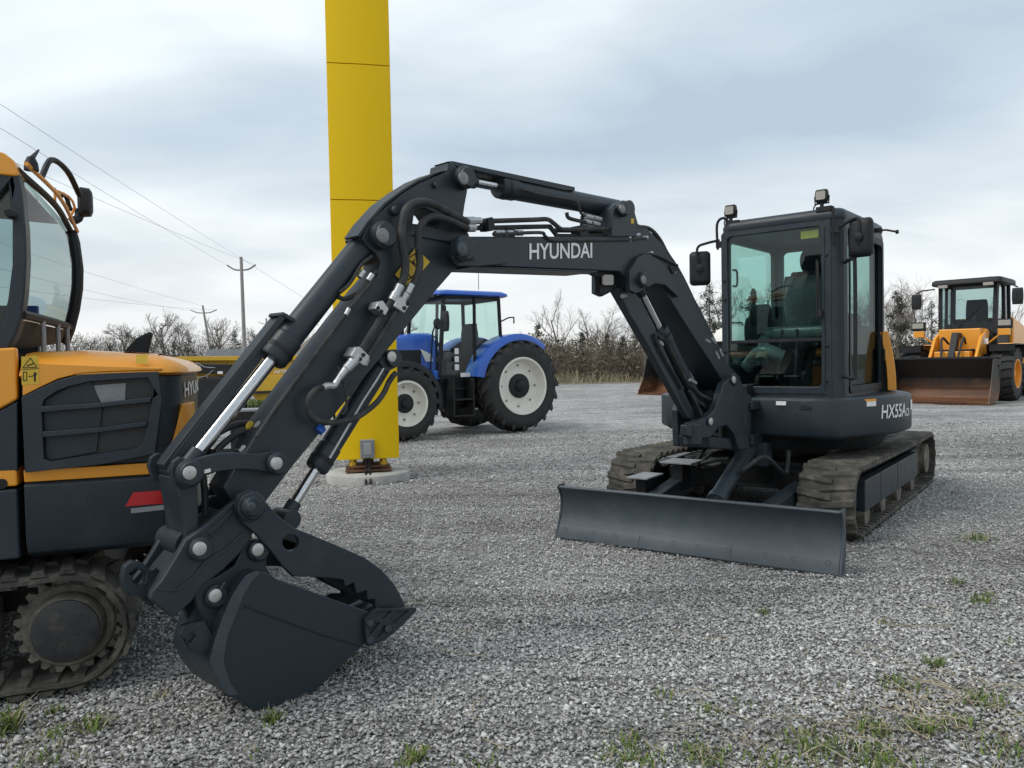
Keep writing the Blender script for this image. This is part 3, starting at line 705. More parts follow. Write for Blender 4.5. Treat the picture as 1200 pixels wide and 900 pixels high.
# engine hood behind the cab
def hood_ring(z, inset, ff=-.34): 
    r = RR - inset; pts = []
    for k in range(25):
        a = R(108) + R(144) * k / 24; pts.append(V((r * math.cos(a), r * math.sin(a), z)))
    return pts
m = MB(); m.loft([hood_ring(.97, .15), hood_ring(1.25, .15), hood_ring(1.38, .17), hood_ring(1.44, .24)])
UP.append(sk); UP.append(m.build('engine_hood', M['black'], EX, .006, sharp=50))
m = MB()
def hp(u, v): return V(((RR - .11 - .06 * v * v) * math.cos(R(107 + 19 * u)), (RR - .11 - .06 * v * v) * math.sin(R(107 + 19 * u)), .985 + (.50 - .10 * (u - .3) ** 2) * v))
m.loft([[hp(u / 8, v / 8) for u in range(9)] + [hp(1 - u / 8, v / 8) * .93 + V((0, 0, .07 * hp(1 - u / 8, v / 8).z)) for u in range(9)] for v in range(9)])
oc = m.build('side_cover', M['orange'], EX, .006, sharp=50); UP.append(oc)
m = MB()
for k in range(4): m.grid(lambda u, v, k=k: V(((RR - .107 - .06 * .3) * math.cos(R(109 + 3 * u)), (RR - .107 - .06 * .3) * math.sin(R(109 + 3 * u)), 1.24 + .035 * k + .014 * v)), 2, 1)
m.build('vent_slot', M['black'], oc, recalc=False)
m = MB(); m.tube([(-.62, .72, .98), (-.62, .78, 1.3), (-.70, .74, 1.44), (-.8, .6, 1.46)], .014, 8, 6); UP.append(m.build('hood_rail', M['black'], EX))
m = MB(); m.cyl((-.4, .50, 1.40), (-.4, .50, 1.56), .05, .045); UP.append(m.build('exhaust', M['black'], EX))
# right front storage / tank block of the house
m = MB()
m.prism([(.50, .97), (.50, 1.06), (.4, 1.12), (.1, 1.2), (-.4, 1.36), (-.4, .97)], lambda u, v, q: V((u, q, v)), -.72, -.36)
UP.append(m.build('right_cover', M['charcoal'], EX, .02))

# --- cab
CF, CB, CL, CR_, CZ0, CZ1 = .80, -.32, .80, -.135, .985, 2.34
m = MB()
yz = lambda x0: (lambda u, v, q: V((q, u, v)))
# front face plate with window hole
fo = [(CR_, CZ0 - .03), (CL - .075, CZ0 - .03), (CL - .075, CZ1 - .01), (CR_ + .05, CZ1 - .01), (CR_, CZ1 - .07)]
fh = rrect(CR_ + .055, CL - .15, 1.055, CZ1 - .09, .035)
m.prism(fo, yz(0), CF, CF - .045, [fh])
# side plates: left (door) and right
xz = lambda u, v, q: V((u, q, v))
dh = rrect(CB + .07, CF - .13, 1.03, CZ1 - .15, .05)
so_ = [(CB, CZ0 - .02), (CF - .055, CZ0 - .02), (CF - .055, CZ1 - .05), (CF - .11, CZ1), (CB + .1, CZ1), (CB, CZ1 - .08)]
m.prism(so_, xz, CL, CL - .04, [dh]); m.prism(so_, xz, CR_, CR_ + .04, [rrect(CB + .07, CF - .11, 1.25, CZ1 - .12, .05)])
# rear plate
m.prism([(CR_ + .04, CZ0), (CL - .04, CZ0), (CL - .04, CZ1 - .04), (CR_ + .04, CZ1 - .04)], yz(0), CB, CB + .04, [rrect(CR_ + .1, CL - .1, 1.45, CZ1 - .12, .04)])
# chamfered front-left corner post
m.prism([(CF - .001, CL - .075), (CF - .035, CL - .02), (CF - .09, CL + .006), (CF - .13, CL + .006), (CF - .13, CL - .04), (CF - .05, CL - .09)], lambda u, v, q: V((u, v, q)), CZ0 - .03, CZ1 - .03)
cab = m.build('cab', M['charcoal'], EX, .008); UP.append(cab)
for o_ in UP: o_.rotation_euler = (0, 0, R(-5))      # the upper structure is slewed a little
# roof with rounded edges
def rr_ring(z, ins): return [V((x, y, z)) for x, y in rrect(CB - .03 + ins, CF + .01 - ins, CR_ - .01 + ins, CL + .012 - ins, .09, 5)]
m = MB(); m.loft([rr_ring(CZ1 - .045, .006), rr_ring(CZ1 - .02, 0), rr_ring(CZ1 + .012, .008), rr_ring(CZ1 + .035, .035), rr_ring(CZ1 + .043, .09)]); m.build('roof', M['charcoal'], cab, sharp=50)
m = MB(); m.span(CB + .05, CF - .06, CR_ + .05, CL - .05, CZ1 - .075, CZ1 - .05); m.build('headliner', M['black'], cab)
# windows
m = MB(); m.span(CF - .022, CF - .016, CR_ + .05, CL - .145, 1.05, 1.40); m.build('window', M['glass'], cab)
m = MB(); m.span(CF - .026, CF - .020, CR_ + .05, CL - .145, 1.415, CZ1 - .085); m.build('window', M['glass'], cab)
m = MB(); m.span(CF - .035, CF - .010, CR_ + .05, CL - .145, 1.395, 1.42); m.build('window_rail', M['black'], cab, .003)
m = MB(); m.span(CB + .065, CF - .125, CL - .024, CL - .018, 1.025, CZ1 - .145); m.build('window', M['glass_door'], cab)
m = MB(); m.span(CB + .065, CF - .105, CR_ + .018, CR_ + .024, 1.245, CZ1 - .115); m.build('window', M['glass'], cab)
m = MB(); m.span(CB + .018, CB + .024, CR_ + .095, CL - .095, 1.445, CZ1 - .115); m.build('window', M['glass'], cab)
# door lower skin and frame line (black)
m = MB(); m.prism(rrect(CB + .03, CF - .15, 1.0, CZ1 - .1, .05), xz, CL + .001, CL + .012, [rrect(CB + .075, CF - .18, 1.055, CZ1 - .155, .045)]); dr = m.build('door', M['black'], cab, .004)
m = MB(); m.span(CB + .06, CF - .16, CL - .06, CL - .05, 1.0, 1.52); m.span(CB + .05, CB + .06, CR_ + .05, CL - .05, 1.0, 1.45); m.build_each('inner_panel', M['black'], cab)
m = MB(); m.box((CB + .06, CL + .02, 1.28), (.05, .02, .1)); m.build('door_handle', M['black'], cab, .004)
m = MB(); m.span(CF - .003, CF + .006, CR_ + .03, CL - .12, 1.0, 1.004); m.span(CF, CF + .004, CL - .125, CL - .12, 1.03, CZ1 - .1)
m.build('seam', M['black'], cab)
m = MB()
for (yy, z) in ((CR_ + .028, 1.9), (CR_ + .028, 1.75), (CR_ + .028, 1.33), (CL - .115, 1.1), (CL - .11, 1.36), (CL - .11, 2.03)): m.lathe((CF, yy, z), (1, 0, 0), [(.013, 0), (.011, .008), (.004, .010)], 12)
m.build_each('bolt', M['black'], cab)
# grab handle on the corner
m = MB(); m.tube([(CF - .06, CL - .0, 1.97), (CF - .02, CL + .07, 1.985), (CF - .02, CL + .085, 1.93), (CF - .02, CL + .085, 1.20), (CF - .02, CL + .075, 1.12), (CF - .06, CL, 1.13)], .014, 10, 5); m.build('grab_handle', M['black'], cab)
# wiper
m = MB(); m.bar((CF + .018, CL - .155, 1.60), (CF + .018, CL - .165, 1.98), .012, .012); m.bar((CF + .012, CL - .175, 1.55), (CF + .012, CL - .175, 2.0), .016, .01); m.box((CF + .012, CL - .15, 1.6), (.03, .03, .05)); m.build('wiper', M['black'], cab)
# front latch handle inside window
m = MB(); m.tube([(CF - .06, CR_ + .075, 1.99), (CF - .10, CR_ + .09, 1.98), (CF - .10, CR_ + .09, 1.87), (CF - .06, CR_ + .075, 1.86)], .009, 8, 3); m.build('window_latch', M['black'], cab)
# interior
m = MB(); m.span(CB + .05, CF - .06, CR_ + .05, CL - .05, .98, 1.02); m.build('cab_floor', M['black'], cab)
sx, sy = .06, .30
def soft(mb, x0, x1, y0, y1, z0, z1, r):
    rings = []
    for k in range(9):
        t = k / 8; a = (t - .5) * PI; ins = r * (1 - math.cos(a)) ; z = (z0 + z1) / 2 + (z1 - z0) / 2 * math.sin(a)
        rings.append([V((x, y, z)) for x, y in rrect(x0 + ins, x1 - ins, y0 + ins, y1 - ins, min(r * 1.6, (y1 - y0) / 2.2), 5)])
    mb.loft(rings)
m = MB(); soft(m, sx - .22, sx + .30, sy - .25, sy + .25, 1.34, 1.50, .04)
soft(m, sx - .30, sx - .16, sy - .24, sy + .24, 1.46, 2.02, .05)
seat = m.build('seat', M['black'], cab)
m = MB(); soft(m, sx - .27, sx - .15, sy - .13, sy + .13, 2.02, 2.2, .03); m.build('headrest', M['black'], seat)
m = MB(); soft(m, sx - .2, sx + .34, sy - .27, sy + .27, 1.42, 1.53, .03); soft(m, sx - .165, sx - .10, sy - .25, sy + .25, 1.5, 1.98, .025); m.build('plastic_cover', M['wrap'], seat)
m = MB()
for s in (-1, 1):
    soft(m, sx - .1, sx + .38, sy + s * .34 - .07, sy + s * .34 + .07, 1.38, 1.62, .02)
m.span(CB + .05, .05, CR_ + .05, CL - .06, 1.02, 1.36)
m.build('console', M['black'], cab, .01)
m = MB()
for s in (-1, 1):
    m.tube([(sx + .30, sy + s * .34, 1.6), (sx + .34, sy + s * .33, 1.72), (sx + .33, sy + s * .33, 1.76)], .012, 8, 3); m.lathe((sx + .335, sy + s * .33, 1.74), (.1, 0, 1), [(.018, 0), (.026, .03), (.024, .09), (.012, .12)], 12)
    m.tube([(CF - .22, sy + s * .07, 1.02), (CF - .26, sy + s * .07, 1.22), (CF - .32, sy + s * .06, 1.50)], .013, 8, 4)
m.build_touch('control_lever', M['black'], cab)
m = MB()
for s in (-1, 1): m.box((CF - .16, sy + s * .1, 1.09), (.2, .12, .015), (V((.9, 0, .43)), V((0, 1, 0)), V((-.43, 0, .9))))
m.build_each('pedal', M['black'], cab, .003)
m = MB(); m.span(.02, .03, sy - .16, sy + .20, 1.14, 1.24); m.build('yellow_panel', M['decal'], cab)
m = MB(); soft(m, .38, .46, CR_ + .08, CR_ + .26, 1.55, 1.72, .02); m.tube([(.42, CR_ + .12, 1.3), (.42, CR_ + .16, 1.58)], .02, 8); m.build('monitor', M['black'], cab)
m = MB(); m.tube([(.18, CR_ + .06, 1.36), (.42, CR_ + .2, 1.42), (.62, .12, 1.25)], .05, 10, 5); m.tube([(.5, -.05, 1.2), (.55, .1, 1.33), (.5, .25, 1.28)], .06, 10, 4); m.build('plastic_wrapping', M['wrap'], cab)
m = MB(); m.box((CF - .03, CL - .24, CZ1 - .14), (.004, .13, .06)); m.build('yellow_label', M['decal'], cab)
# work lights
def work_light(p, yaw=0):
    x, y, z = p; m = MB(); soft(m, x - .03, x + .03, y - .045, y + .045, z, z + .09, .008)
    wl = m.build('work_light', M['black'], cab)
    m = MB(); m.prism(rrect(y - .034, y + .034, z + .014, z + .076, .01, 3), lambda u, v, q: V((q, u, v)), x + .028, x + .034); m.build('lens', M['lens'], wl)
    m = MB(); m.tube([(x, y - .05, z + .045), (x, y - .05, z - .01), (x, y + .05, z - .01), (x, y + .05, z + .045)], .007, 6); m.cyl((x, y, z - .01), (x, y, z - .07), .014); m.box((x, y + .02, z - .055), (.06, .11, .035)); m.tube([(x, y - .03, z), (x - .03, y - .07, z - .03), (x, y - .05, z - .08)], .005, 6, 3); m.build_touch('bracket', M['black'], wl)
work_light((CF - .03, CR_ + .075, CZ1 + .075)); work_light((CF - .02, CL - .145, CZ1 + .085))
# mirrors
def mirror(c, arm, tilt):
    m = MB(); c = V(c)
    ax = (V((math.cos(tilt), math.sin(tilt), 0)), V((-math.sin(tilt), math.cos(tilt), 0)), V((0, 0, 1)))
    rings = []
    for (d, ins) in ((.03, .04), (.02, .012), (-.01, 0), (-.028, .004)):
        rings.append([c + ax[0] * d + ax[1] * u + ax[2] * v for u, v in rrect(-.085 + ins, .085 - ins, -.14 + ins, .14 - ins, .035, 5)])
    m.loft(rings); mm = m.build('mirror', M['black'], cab, sharp=50)
    m = MB(); m.prism(rrect(-.078, .078, -.132, .132, .03, 5), lambda u, v, q: c - ax[0] * q + ax[1] * u + ax[2] * v, .0285, .031); m.build('mirror_glass', M['mirror'], mm)
    m = MB(); m.tube(arm, .011, 8, 4); m.lathe(c + ax[0] * .03, ax[0], [(.032, 0), (.03, .015), (.014, .02)], 16); m.cyl(c + ax[0] * .03 + V((0, 0, -.05)), c + ax[0] * .03 + V((0, 0, .08)), .01); m.build('mirror_arm', M['black'], mm)
mirror((CF + .02, CR_ - .175, 2.02), [(CF + .06, CR_ - .175, 2.03), (CF + .06, CR_ - .175, 2.18), (CF + .04, CR_ - .10, 2.215), (CF - .02, CR_ - .02, 2.235)], .35)
m = MB(); m.tube([(CF - .01, CR_ - .03, 2.16), (CF - .01, CR_ - .035, 2.36), (CF - .02, CR_ + .01, 2.41), (CF - .04, CR_ + .05, 2.38)], .011, 8, 4); m.box((CF - .02, CR_ - .02, 2.2), (.03, .05, .05)); m.build('grab_bar', M['black'], cab)
mirror((CF - .0, CL + .13, 2.13), [(CF + .035, CL + .13, 2.14), (CF + .035, CL + .13, 2.23), (CF + .02, CL + .10, 2.27), (CF - .01, CL - .06, 2.20)], -.12)
m = MB(); m.tube([(CF - .005, CL - .06, 2.10), (CF + .005, CL - .06, 2.2), (CF, CL - .06, 2.38)], .01, 8); m.box((CF, CL - .05, 2.21), (.02, .06, .05)); m.build('mirror_post', M['black'], cab)
m = MB(); m.tube([(-.1, CL + .01, 2.30), (-.1, CL + .08, 2.295), (-.1, CL + .16, 2.27)], .008, 8); m.lathe((-.1, CL + .15, 2.27), (0, 1, 0), [(.016, 0), (.016, .02)], 10); m.box((-.1, CL + .02, 2.3), (.05, .05, .03)); m.build('door_stop', M['black'], cab)

# --- swing post
m = MB()
post = [(854, 444), (848, 450), (844, 464), (838, 480), (828, 489), (815, 494), (805, 498), (805, 511), (815, 515), (834, 513), (842, 502), (852, 499), (860, 508), (866, 528), (879, 526), (876, 505), (872, 490), (876, 478), (880, 466), (874, 456), (868, 445), (861, 441)]
tr(m, post, .17, .115); tr(m, [(854, 444), (848, 450), (841, 470), (836, 482), (838, 526), (868, 528), (878, 522), (877, 502), (876, 480), (880, 466), (874, 456), (868, 445), (861, 441)], -.115, -.17, ref=.17)
low = [(822, 494), (806, 499), (805, 512), (812, 524), (838, 526), (868, 528), (878, 522), (876, 500), (850, 496)]
tr(m, [(836, 512), (866, 514), (868, 528), (838, 526)], .13, -.11, ref=.17); m.lathe(bp(812, 500, .14) + V((0, 0, .0)), (0, 0, 1), [(.06, -.12), (.06, .02), (.045, .03)], 20)
m.cyl(BL(-.05, .60, 0), BL(-.05, 1.0, 0), .12, seg=24)
m.box(BL(-.22, .66, 0), (.4, .24, .08)); m.box(BL(-.22, .92, 0), (.4, .24, .07))
m.build('swing_post', M['charcoal'], EX, .012)
pincap(860, 445, .185, .026, EX); pincap(833, 494, .185, .026, EX)
m = MB(); m.box((.80, .0, 1.0), (.30, .10, .14)); m.box((.75, -.02, .80), (.3, .12, .1)); m.box((.62, -.25, .85), (.12, .38, .22)); m.tube([(.86, .04, .98), (.9, .01, .9), (.86, .05, .8)], .03, 8, 4); m.build('upper_frame', M['black'], EX, .01)

# --- boom
m = MB()
boom = [(530, 288), (540, 278), (553, 277), (620, 277), (700, 277), (714, 277), (716, 262), (718, 243), (724, 237), (736, 237), (743, 244), (748, 262), (757, 266), (764, 273), (775, 284), (788, 302), (803, 328), (822, 364), (840, 400), (852, 425), (868, 442), (867, 450), (860, 458), (850, 452), (838, 432), (818, 402), (800, 374), (785, 350), (774, 334), (764, 325), (756, 322), (748, 330), (742, 340), (736, 338), (733, 325), (726, 318), (550, 311), (536, 308), (529, 300)]
tr(m, boom, .11, -.11)
bo = m.build('boom', M['charcoal'], EX, .007)
# bottom flange, side doubler, pivot fork, lug
m = MB()
tr(m, [(552, 311.6), (700, 317.3), (700, 319.3), (552, 313.4)], .118, -.118); m.build('flange', M['charcoal'], bo, .003)
m = MB()
tr(m, [(533, 282), (552, 279), (588, 280), (592, 292), (594, 309), (560, 312), (540, 311), (531, 303)], .135, .112)
tr(m, [(533, 282), (552, 279), (588, 280), (592, 292), (594, 309), (560, 312), (540, 311), (531, 303)], -.112, -.135, ref=.135)
tr(m, [(749, 300), (762, 298), (774, 306), (786, 322), (800, 346), (795, 348), (780, 334), (768, 332), (757, 338), (746, 344), (738, 340), (738, 318)], .145, .112)
tr(m, [(749, 300), (762, 298), (774, 306), (786, 322), (800, 346), (795, 348), (780, 334), (768, 332), (757, 338), (746, 344), (738, 340), (738, 318)], -.112, -.145, ref=.145)
tr(m, [(717, 277), (719, 246), (725, 239), (736, 239), (742, 246), (747, 277)], .125, .112); tr(m, [(717, 277), (719, 246), (725, 239), (736, 239), (742, 246), (747, 277)], -.112, -.125, ref=.125)
m.build_each('side_plate', M['charcoal'], bo, .004)
m = MB(); pin(m, 541, 292, .135, .062, .045); pin(m, 541, 292, .17, .042, .025); pin(m, 753, 328, .145, .05, .03); pin(m, 728, 245, .125, .048, .04); pin(m, 860, 445, .17, .045, .015)
m.build_touch('pin_boss', M['charcoal'], bo, .003)
pincap(541.5, 292, .198, .03, bo, 'charcoal_light'); pincap(754, 328, .178, .026, bo, 'pin_dull'); pincap(729, 245, .168, .026, bo, 'pin_dull')
m = MB()
for q in ((556, 284), (556, 300)): tr(m, rrect(q[0] - 3, q[0] + 3, q[1] - 4, q[1] + 4, 1, 2), .155, .136)
m.build_each('bolt', M['charcoal'], bo, .002)
# lamp bracket under the boom
m = MB(); tr(m, [(684, 316), (700, 317), (724, 318), (726, 336), (708, 345), (704, 343), (701, 325)], .06, .03, ref=.06)
lb = m.build('lamp_bracket', M['black'], bo, .004)
m = MB(); soft_c = bp(713, 329, .06); m.box(soft_c, (.07, .05, .05)); m.build('boom_lamp', M['black'], lb, .006)
m = MB(); tr(m, rrect(707, 719, 322, 334, 2, 3), .095, .085); m.build('lens', M['lens'], lb)
# lettering on the boom
qa, qb, qc, qd = (bp(620.5, 304.2, .1125), bp(694, 302.2, .1125), bp(694, 284.2, .1125), bp(620.5, 285.2, .1125))
lettering('HYUNDAI', quad_fn(qa, qb, qc, qd), M['letter'], bo, 0, .016, label='white maker lettering')
m = MB(); tr(m, rrect(739.5, 743, 256, 262, .8, 2), .1275, .1255); m.build('yellow_label', M['decal'], bo)
# pipes and hoses on the boom
m = MB()
def pp(pts, off): return [bp(x, y, off) for x, y in pts]
m.tube(pp([(546, 259), (575, 259), (625, 257.5), (641, 257), (648, 261), (656, 267.5), (662, 269), (686, 268.5), (720, 268), (752, 266), (764, 270), (774, 282), (782, 297), (800, 326), (833, 396), (846, 420)], .10), .0125, 8, 4)
m.tube(pp([(546, 267), (575, 267), (640, 265.5), (645, 267), (651, 274), (657, 276.5), (700, 276), (735, 275), (755, 273), (767, 279), (779, 300), (797, 331), (827, 393), (842, 424)], .075), .0125, 8, 4)
m.tube(pp([(578, 274.5), (632, 272.5), (638, 276), (645, 281), (655, 282)], .115), .009, 8, 4)
m.tube(pp([(655, 282), (734, 281), (757, 279)], .115), .009, 8, 4)
m.tube(pp([(648, 270), (690, 271), (734, 276), (757, 275), (768, 286), (782, 306), (793, 325)], .04), .0125, 8, 4)
m.tube(pp([(757, 297), (748, 304), (741, 312), (741, 322)], .125), .009, 8, 4)
m.tube(pp([(761, 297), (772, 300), (786, 307), (794, 311)], .125), .008, 8, 4)
m.build_each('hydraulic_pipe', M['hose'], bo)
m = MB()
for (a, b, r) in (((546, 259), (556, 258.7), .02), ((556, 258.8), (563, 258.6), .017), ((546, 267), (556, 267), .02), ((580, 274), (590, 273.5), .016), ((594, 273), (600, 273), .016), ((605, 273), (612, 273), .015), ((737, 275), (738, 283), .014), ((742, 281), (751, 280), .012), ((752, 279), (758, 278.5), .014), ((742, 276), (749, 275), .012), ((786, 314), (791, 319), .014), ((826, 398), (831, 401), .013), ((833, 396), (838, 402), .014), ((838, 412), (842, 420), .013), ((843, 410), (846, 417), .013), ((758, 298), (764, 296), .012)):
    m.cyl(bp(*a, .105), bp(*b, .105), r, seg=8)
m.build_each('pipe_fitting', M['zinc'], bo)
m = MB(); tr(m, [(572, 256), (577, 254), (580, 258), (580, 270), (573, 270)], .125, .06); tr(m, [(784, 312), (790, 308), (796, 316), (789, 321)], .12, .03); tr(m, [(600, 268), (604, 268), (604, 280), (600, 280)], .11, .03); tr(m, [(680, 264), (690, 264), (690, 279), (680, 279)], .10, .03)
m.build_each('pipe_clamp', M['black'], bo, .003)

# --- hydraulic cylinder helper on the boom plane
def cylinder(name, a, g, b, rb, rr, offs=0.0, gland=None, parent=EX, eye=.05):
    """a: barrel-end pin px, g: gland px, b: rod-end pin px"""
    A, G, B_ = bp(*a, offs), bp(*g, offs), bp(*b, offs)
    d = (B_ - A).normalized(); G = A + d * (G - A).dot(d)
    m = MB(); m.lathe(A, d, [(rb * .7, .0), (rb * .95, .03), (rb, .05), (rb, (G - A).length - .12), (rb * 1.1, (G - A).length - .115), (rb * 1.1, (G - A).length - .012), (rb * .98, (G - A).length)], 28)
    m.lathe(A - BNL * .07, BNL, [(eye, 0), (eye, .14)], 20)
    c = m.build(name, M['charcoal'], parent, .003)
    m = MB(); m.cyl(G - d * .02, B_ - d * eye * .6, rr, seg=20); m.build('rod', M['chrome'], c)
    m = MB(); m.lathe(B_ - BNL * .06, BNL, [(eye, 0), (eye, .12)], 20); m.cyl(B_ - d * eye * 1.9, B_ - d * eye * .7, rr * 1.35); m.build('rod_eye', M['charcoal'], c, .004)
    m = MB(); m.lathe(G - d * .06, d, [(rb * 1.105, 0), (rb * 1.14, .006), (rb * 1.14, .016), (rb * 1.105, .022)], 28); m.build('gland_ring', M['black'], c)
    return c
ca = cylinder('arm_cylinder', (728, 246), (583, 222), (540, 210), .056, .026, 0)
m = MB(); tr(m, [(525, 189), (531, 188.5), (674, 219), (674, 223.5), (662, 223), (535, 195), (530, 192)], .055, -.055); m.build('guard', M['charcoal'], ca, .004)
m = MB(); tr(m, [(590, 206), (600, 208), (600, 217), (590, 215)], .02, -.02); m.build_each('guard_bracket', M['charcoal'], ca, .003)
m = MB(); m.tube(pp([(612, 222), (640, 229), (668, 234), (677, 238), (680, 248), (686, 254), (700, 256)], .075), .008, 8, 4); m.tube(pp([(664, 249), (666, 255), (675, 258), (690, 261), (704, 263)], .08), .011, 8, 4); m.tube(pp([(542, 216), (570, 221), (590, 224)], .03), .004, 6); m.build_each('cylinder_pipe', M['hose'], ca)
m = MB()
for a, b in (((686, 253), (694, 255)), ((696, 255), (704, 257)), ((686, 259), (692, 261)), ((694, 261), (702, 263))): m.cyl(bp(*a, .085), bp(*b, .085), .013, seg=8)
m.build_each('pipe_fitting', M['zinc'], ca)

cb = cylinder('boom_cylinder', (824, 492), (770, 386), (744, 330), .062, .036, 0, eye=.055)
m = MB()
tr(m, [(724, 338), (738, 336), (752, 352), (800, 455), (812, 480), (815, 492), (806, 490), (795, 470), (760, 405), (738, 368)], .075, .035); m.build('guard', M['charcoal'], cb, .005)
m = MB(); tr(m, [(723, 340), (731, 338), (812, 480), (806, 486)], .03, -.03); m.build('guard_back', M['charcoal'], cb, .005)
m = MB(); m.tube(pp([(782, 402), (790, 418), (806, 450), (815, 468), (826, 476), (842, 492)], .075), .013, 8, 4); m.tube(pp([(778, 398), (768, 392), (774, 410), (800, 456)], .09), .01, 8, 3); m.tube(pp([(810, 452), (820, 462), (834, 470), (848, 488)], .1), .013, 8, 4); m.tube(pp([(808, 458), (816, 474), (822, 486)], .12), .012, 8, 4); m.build_each('cylinder_hose', M['hose'], cb)
m = MB()
for a, b in (((809, 445), (815, 449)), ((772, 400), (776, 404)), ((729, 347), (733, 346))): m.cyl(bp(*a, .09), bp(*b, .09), .014, seg=8)
m.build_each('pipe_fitting', M['zinc'], cb)

# --- arm
m = MB()
arm = [(525, 191), (531, 190), (541, 204), (547, 214), (548, 224), (545, 240), (543, 254), (547, 268), (553, 283), (550, 302), (531, 318), (510, 342), (489, 368), (432, 437), (374, 509), (342, 548), (314, 585), (306, 600), (292, 606), (280, 602), (272, 586), (262, 572), (284, 536), (305, 502), (366, 419), (402, 371), (428, 338), (442, 322), (446, 308), (440, 296), (430, 288), (424, 279), (430, 266), (440, 253), (455, 240), (472, 226), (490, 215), (508, 207), (521, 202), (524, 198)]
tr(m, arm, .070, -.062, [[(484, 262), (486, 249), (497, 244), (507, 249), (517, 264), (512, 267), (498, 263)]])
ar = m.build('arm', M['charcoal'], EX, .006)
m = MB()
tr(m, [(545, 195), (523, 199), (508, 205), (490, 213), (470, 226), (452, 240), (432, 262), (422, 278), (419, 276), (430, 260), (450, 238), (470, 223), (490, 210.5), (508, 203), (522, 199)][1:], .072, -.03)
tr(m, [(487, 274), (532, 282), (532, 284), (486, 276)], .0855, .0785)
m.build_touch('rib', M['charcoal'], ar, .002)
m = MB(); pin(m, 542, 209, .078, .055, .05); pin(m, 447, 276, .078, .062, .045); pin(m, 462, 247, .078, .022, .02); pin(m, 510, 217, .078, .014, .012)
m.build_touch('pin_boss', M['charcoal'], ar, .003)
pincap(543, 209, .133, .030, ar, 'pin_dull'); pincap(448.5, 276, .127, .032, ar, 'pin_dull')
m = MB(); tr(m, [(487, 290), (504, 307), (478, 337), (463, 322)], .0805, .079); dc = m.build('warning_decal', M['decal'], ar)
m = MB(); w0, w1 = .0823, .081
def line2(a, b, wd=1.0):
    a, b = V((*a, 0)), V((*b, 0)); n = (b - a).normalized(); n = V((-n.y, n.x, 0)) * wd * .5
    tr(m, [tuple((a + n)[:2]), tuple((b + n)[:2]), tuple((b - n)[:2]), tuple((a - n)[:2])], w0, w1)
for a, b in (((478, 303), (487, 297)), ((487, 297), (490, 315)), ((490, 315), (478, 303)), ((483, 306), (488, 310)), ((474, 318), (484, 327)), ((486, 303), (485, 309)), ((478, 328), (486, 322)), ((470, 322), (476, 316))): line2(a, b, 1.2)
m.build('decal_symbol', M['black'], dc)
# hoses over the joint
m = MB()
m.tube(pp([(548, 261), (530, 251), (507, 239), (490, 237), (477, 244), (472, 261), (471, 283), (475, 307), (473, 326), (467, 339)], .125), .019, 10, 6)
m.tube(pp([(548, 268), (529, 259), (512, 254), (499, 257), (492, 268), (490, 285), (492, 309), (488, 326), (480, 339)], .13), .017, 10, 6)
m.build_each('hydraulic_hose', M['hose'], ar)
m = MB()
m.tube(pp([(461, 350), (450, 366), (428, 402), (420, 415)], .125), .015, 8); m.tube(pp([(473, 350), (462, 368), (440, 403), (431, 417)], .125), .014, 8)
m.tube(pp([(441, 318), (420, 345), (404, 369), (380, 402), (352, 440), (318, 486)], .075), .010, 8, 3); m.tube(pp([(438, 328), (415, 355), (398, 377), (340, 455), (300, 512)], .088), .007, 8, 3)
m.build_each('hydraulic_pipe', M['hose'], ar)
m = MB()
for (a, b, r, o) in (((469, 335), (464, 345), .021, .125), ((464, 345), (459, 353), .024, .125), ((482, 334), (477, 344), .019, .13), ((476, 345), (471, 353), .02, .125), ((419, 417), (412, 426), .026, .13), ((412, 426), (405, 433), .022, .13), ((405, 433), (399, 441), .017, .13), ((399, 441), (394, 448), .014, .13), ((429, 420), (426, 428), .018, .12), ((409, 362), (405, 369), .011, .09), ((436, 322), (431, 329), .014, .08), ((426, 318), (421, 325), .014, .06)): m.cyl(bp(*a, o), bp(*b, o), r, r * .88, seg=12)
m.tube(pp([(395, 447), (391, 452), (384, 452), (379, 454)], .13), .014, 8, 3)
m.build_each('hose_fitting', M['zinc'], ar)
m = MB(); tr(m, [(443, 354), (449, 352), (456, 362), (452, 370), (440, 362)], .15, .09); tr(m, [(466, 349), (472, 348), (480, 358), (474, 367), (462, 359)], .15, .09); tr(m, [(417, 407), (422, 406), (434, 418), (427, 429), (411, 417)], .15, .09)
m.build_each('valve_block', M['zinc'], ar, .004)
m = MB()
for q in ((443, 361), (447, 365), (474, 361), (478, 356), (422, 421), (426, 416)): m.cyl(bp(*q, .148), bp(*q, .156), .009, seg=8)
m.build_each('block_bolt', M['black'], ar)
m = MB(); m.tube(pp([(379, 454), (371, 456), (363, 465), (361, 478), (367, 490), (382, 495), (402, 494), (420, 488), (440, 473), (450, 460), (455, 449)], .12), .0125, 10, 6); m.tube(pp([(455, 449), (460, 441), (464, 437)], .05), .013, 8); m.tube(pp([(396, 430), (404, 455), (406, 478), (400, 486)], .11), .006, 6, 5); m.tube(pp([(424, 444), (412, 462), (402, 485)], .11), .004, 6, 4); m.build_each('hose_loop', M['hose'], ar)
m = MB(); m.cyl(bp(378, 501, .08), bp(373, 506, .08), .02, seg=8); m.build('blue_cap', M['blue'], ar)
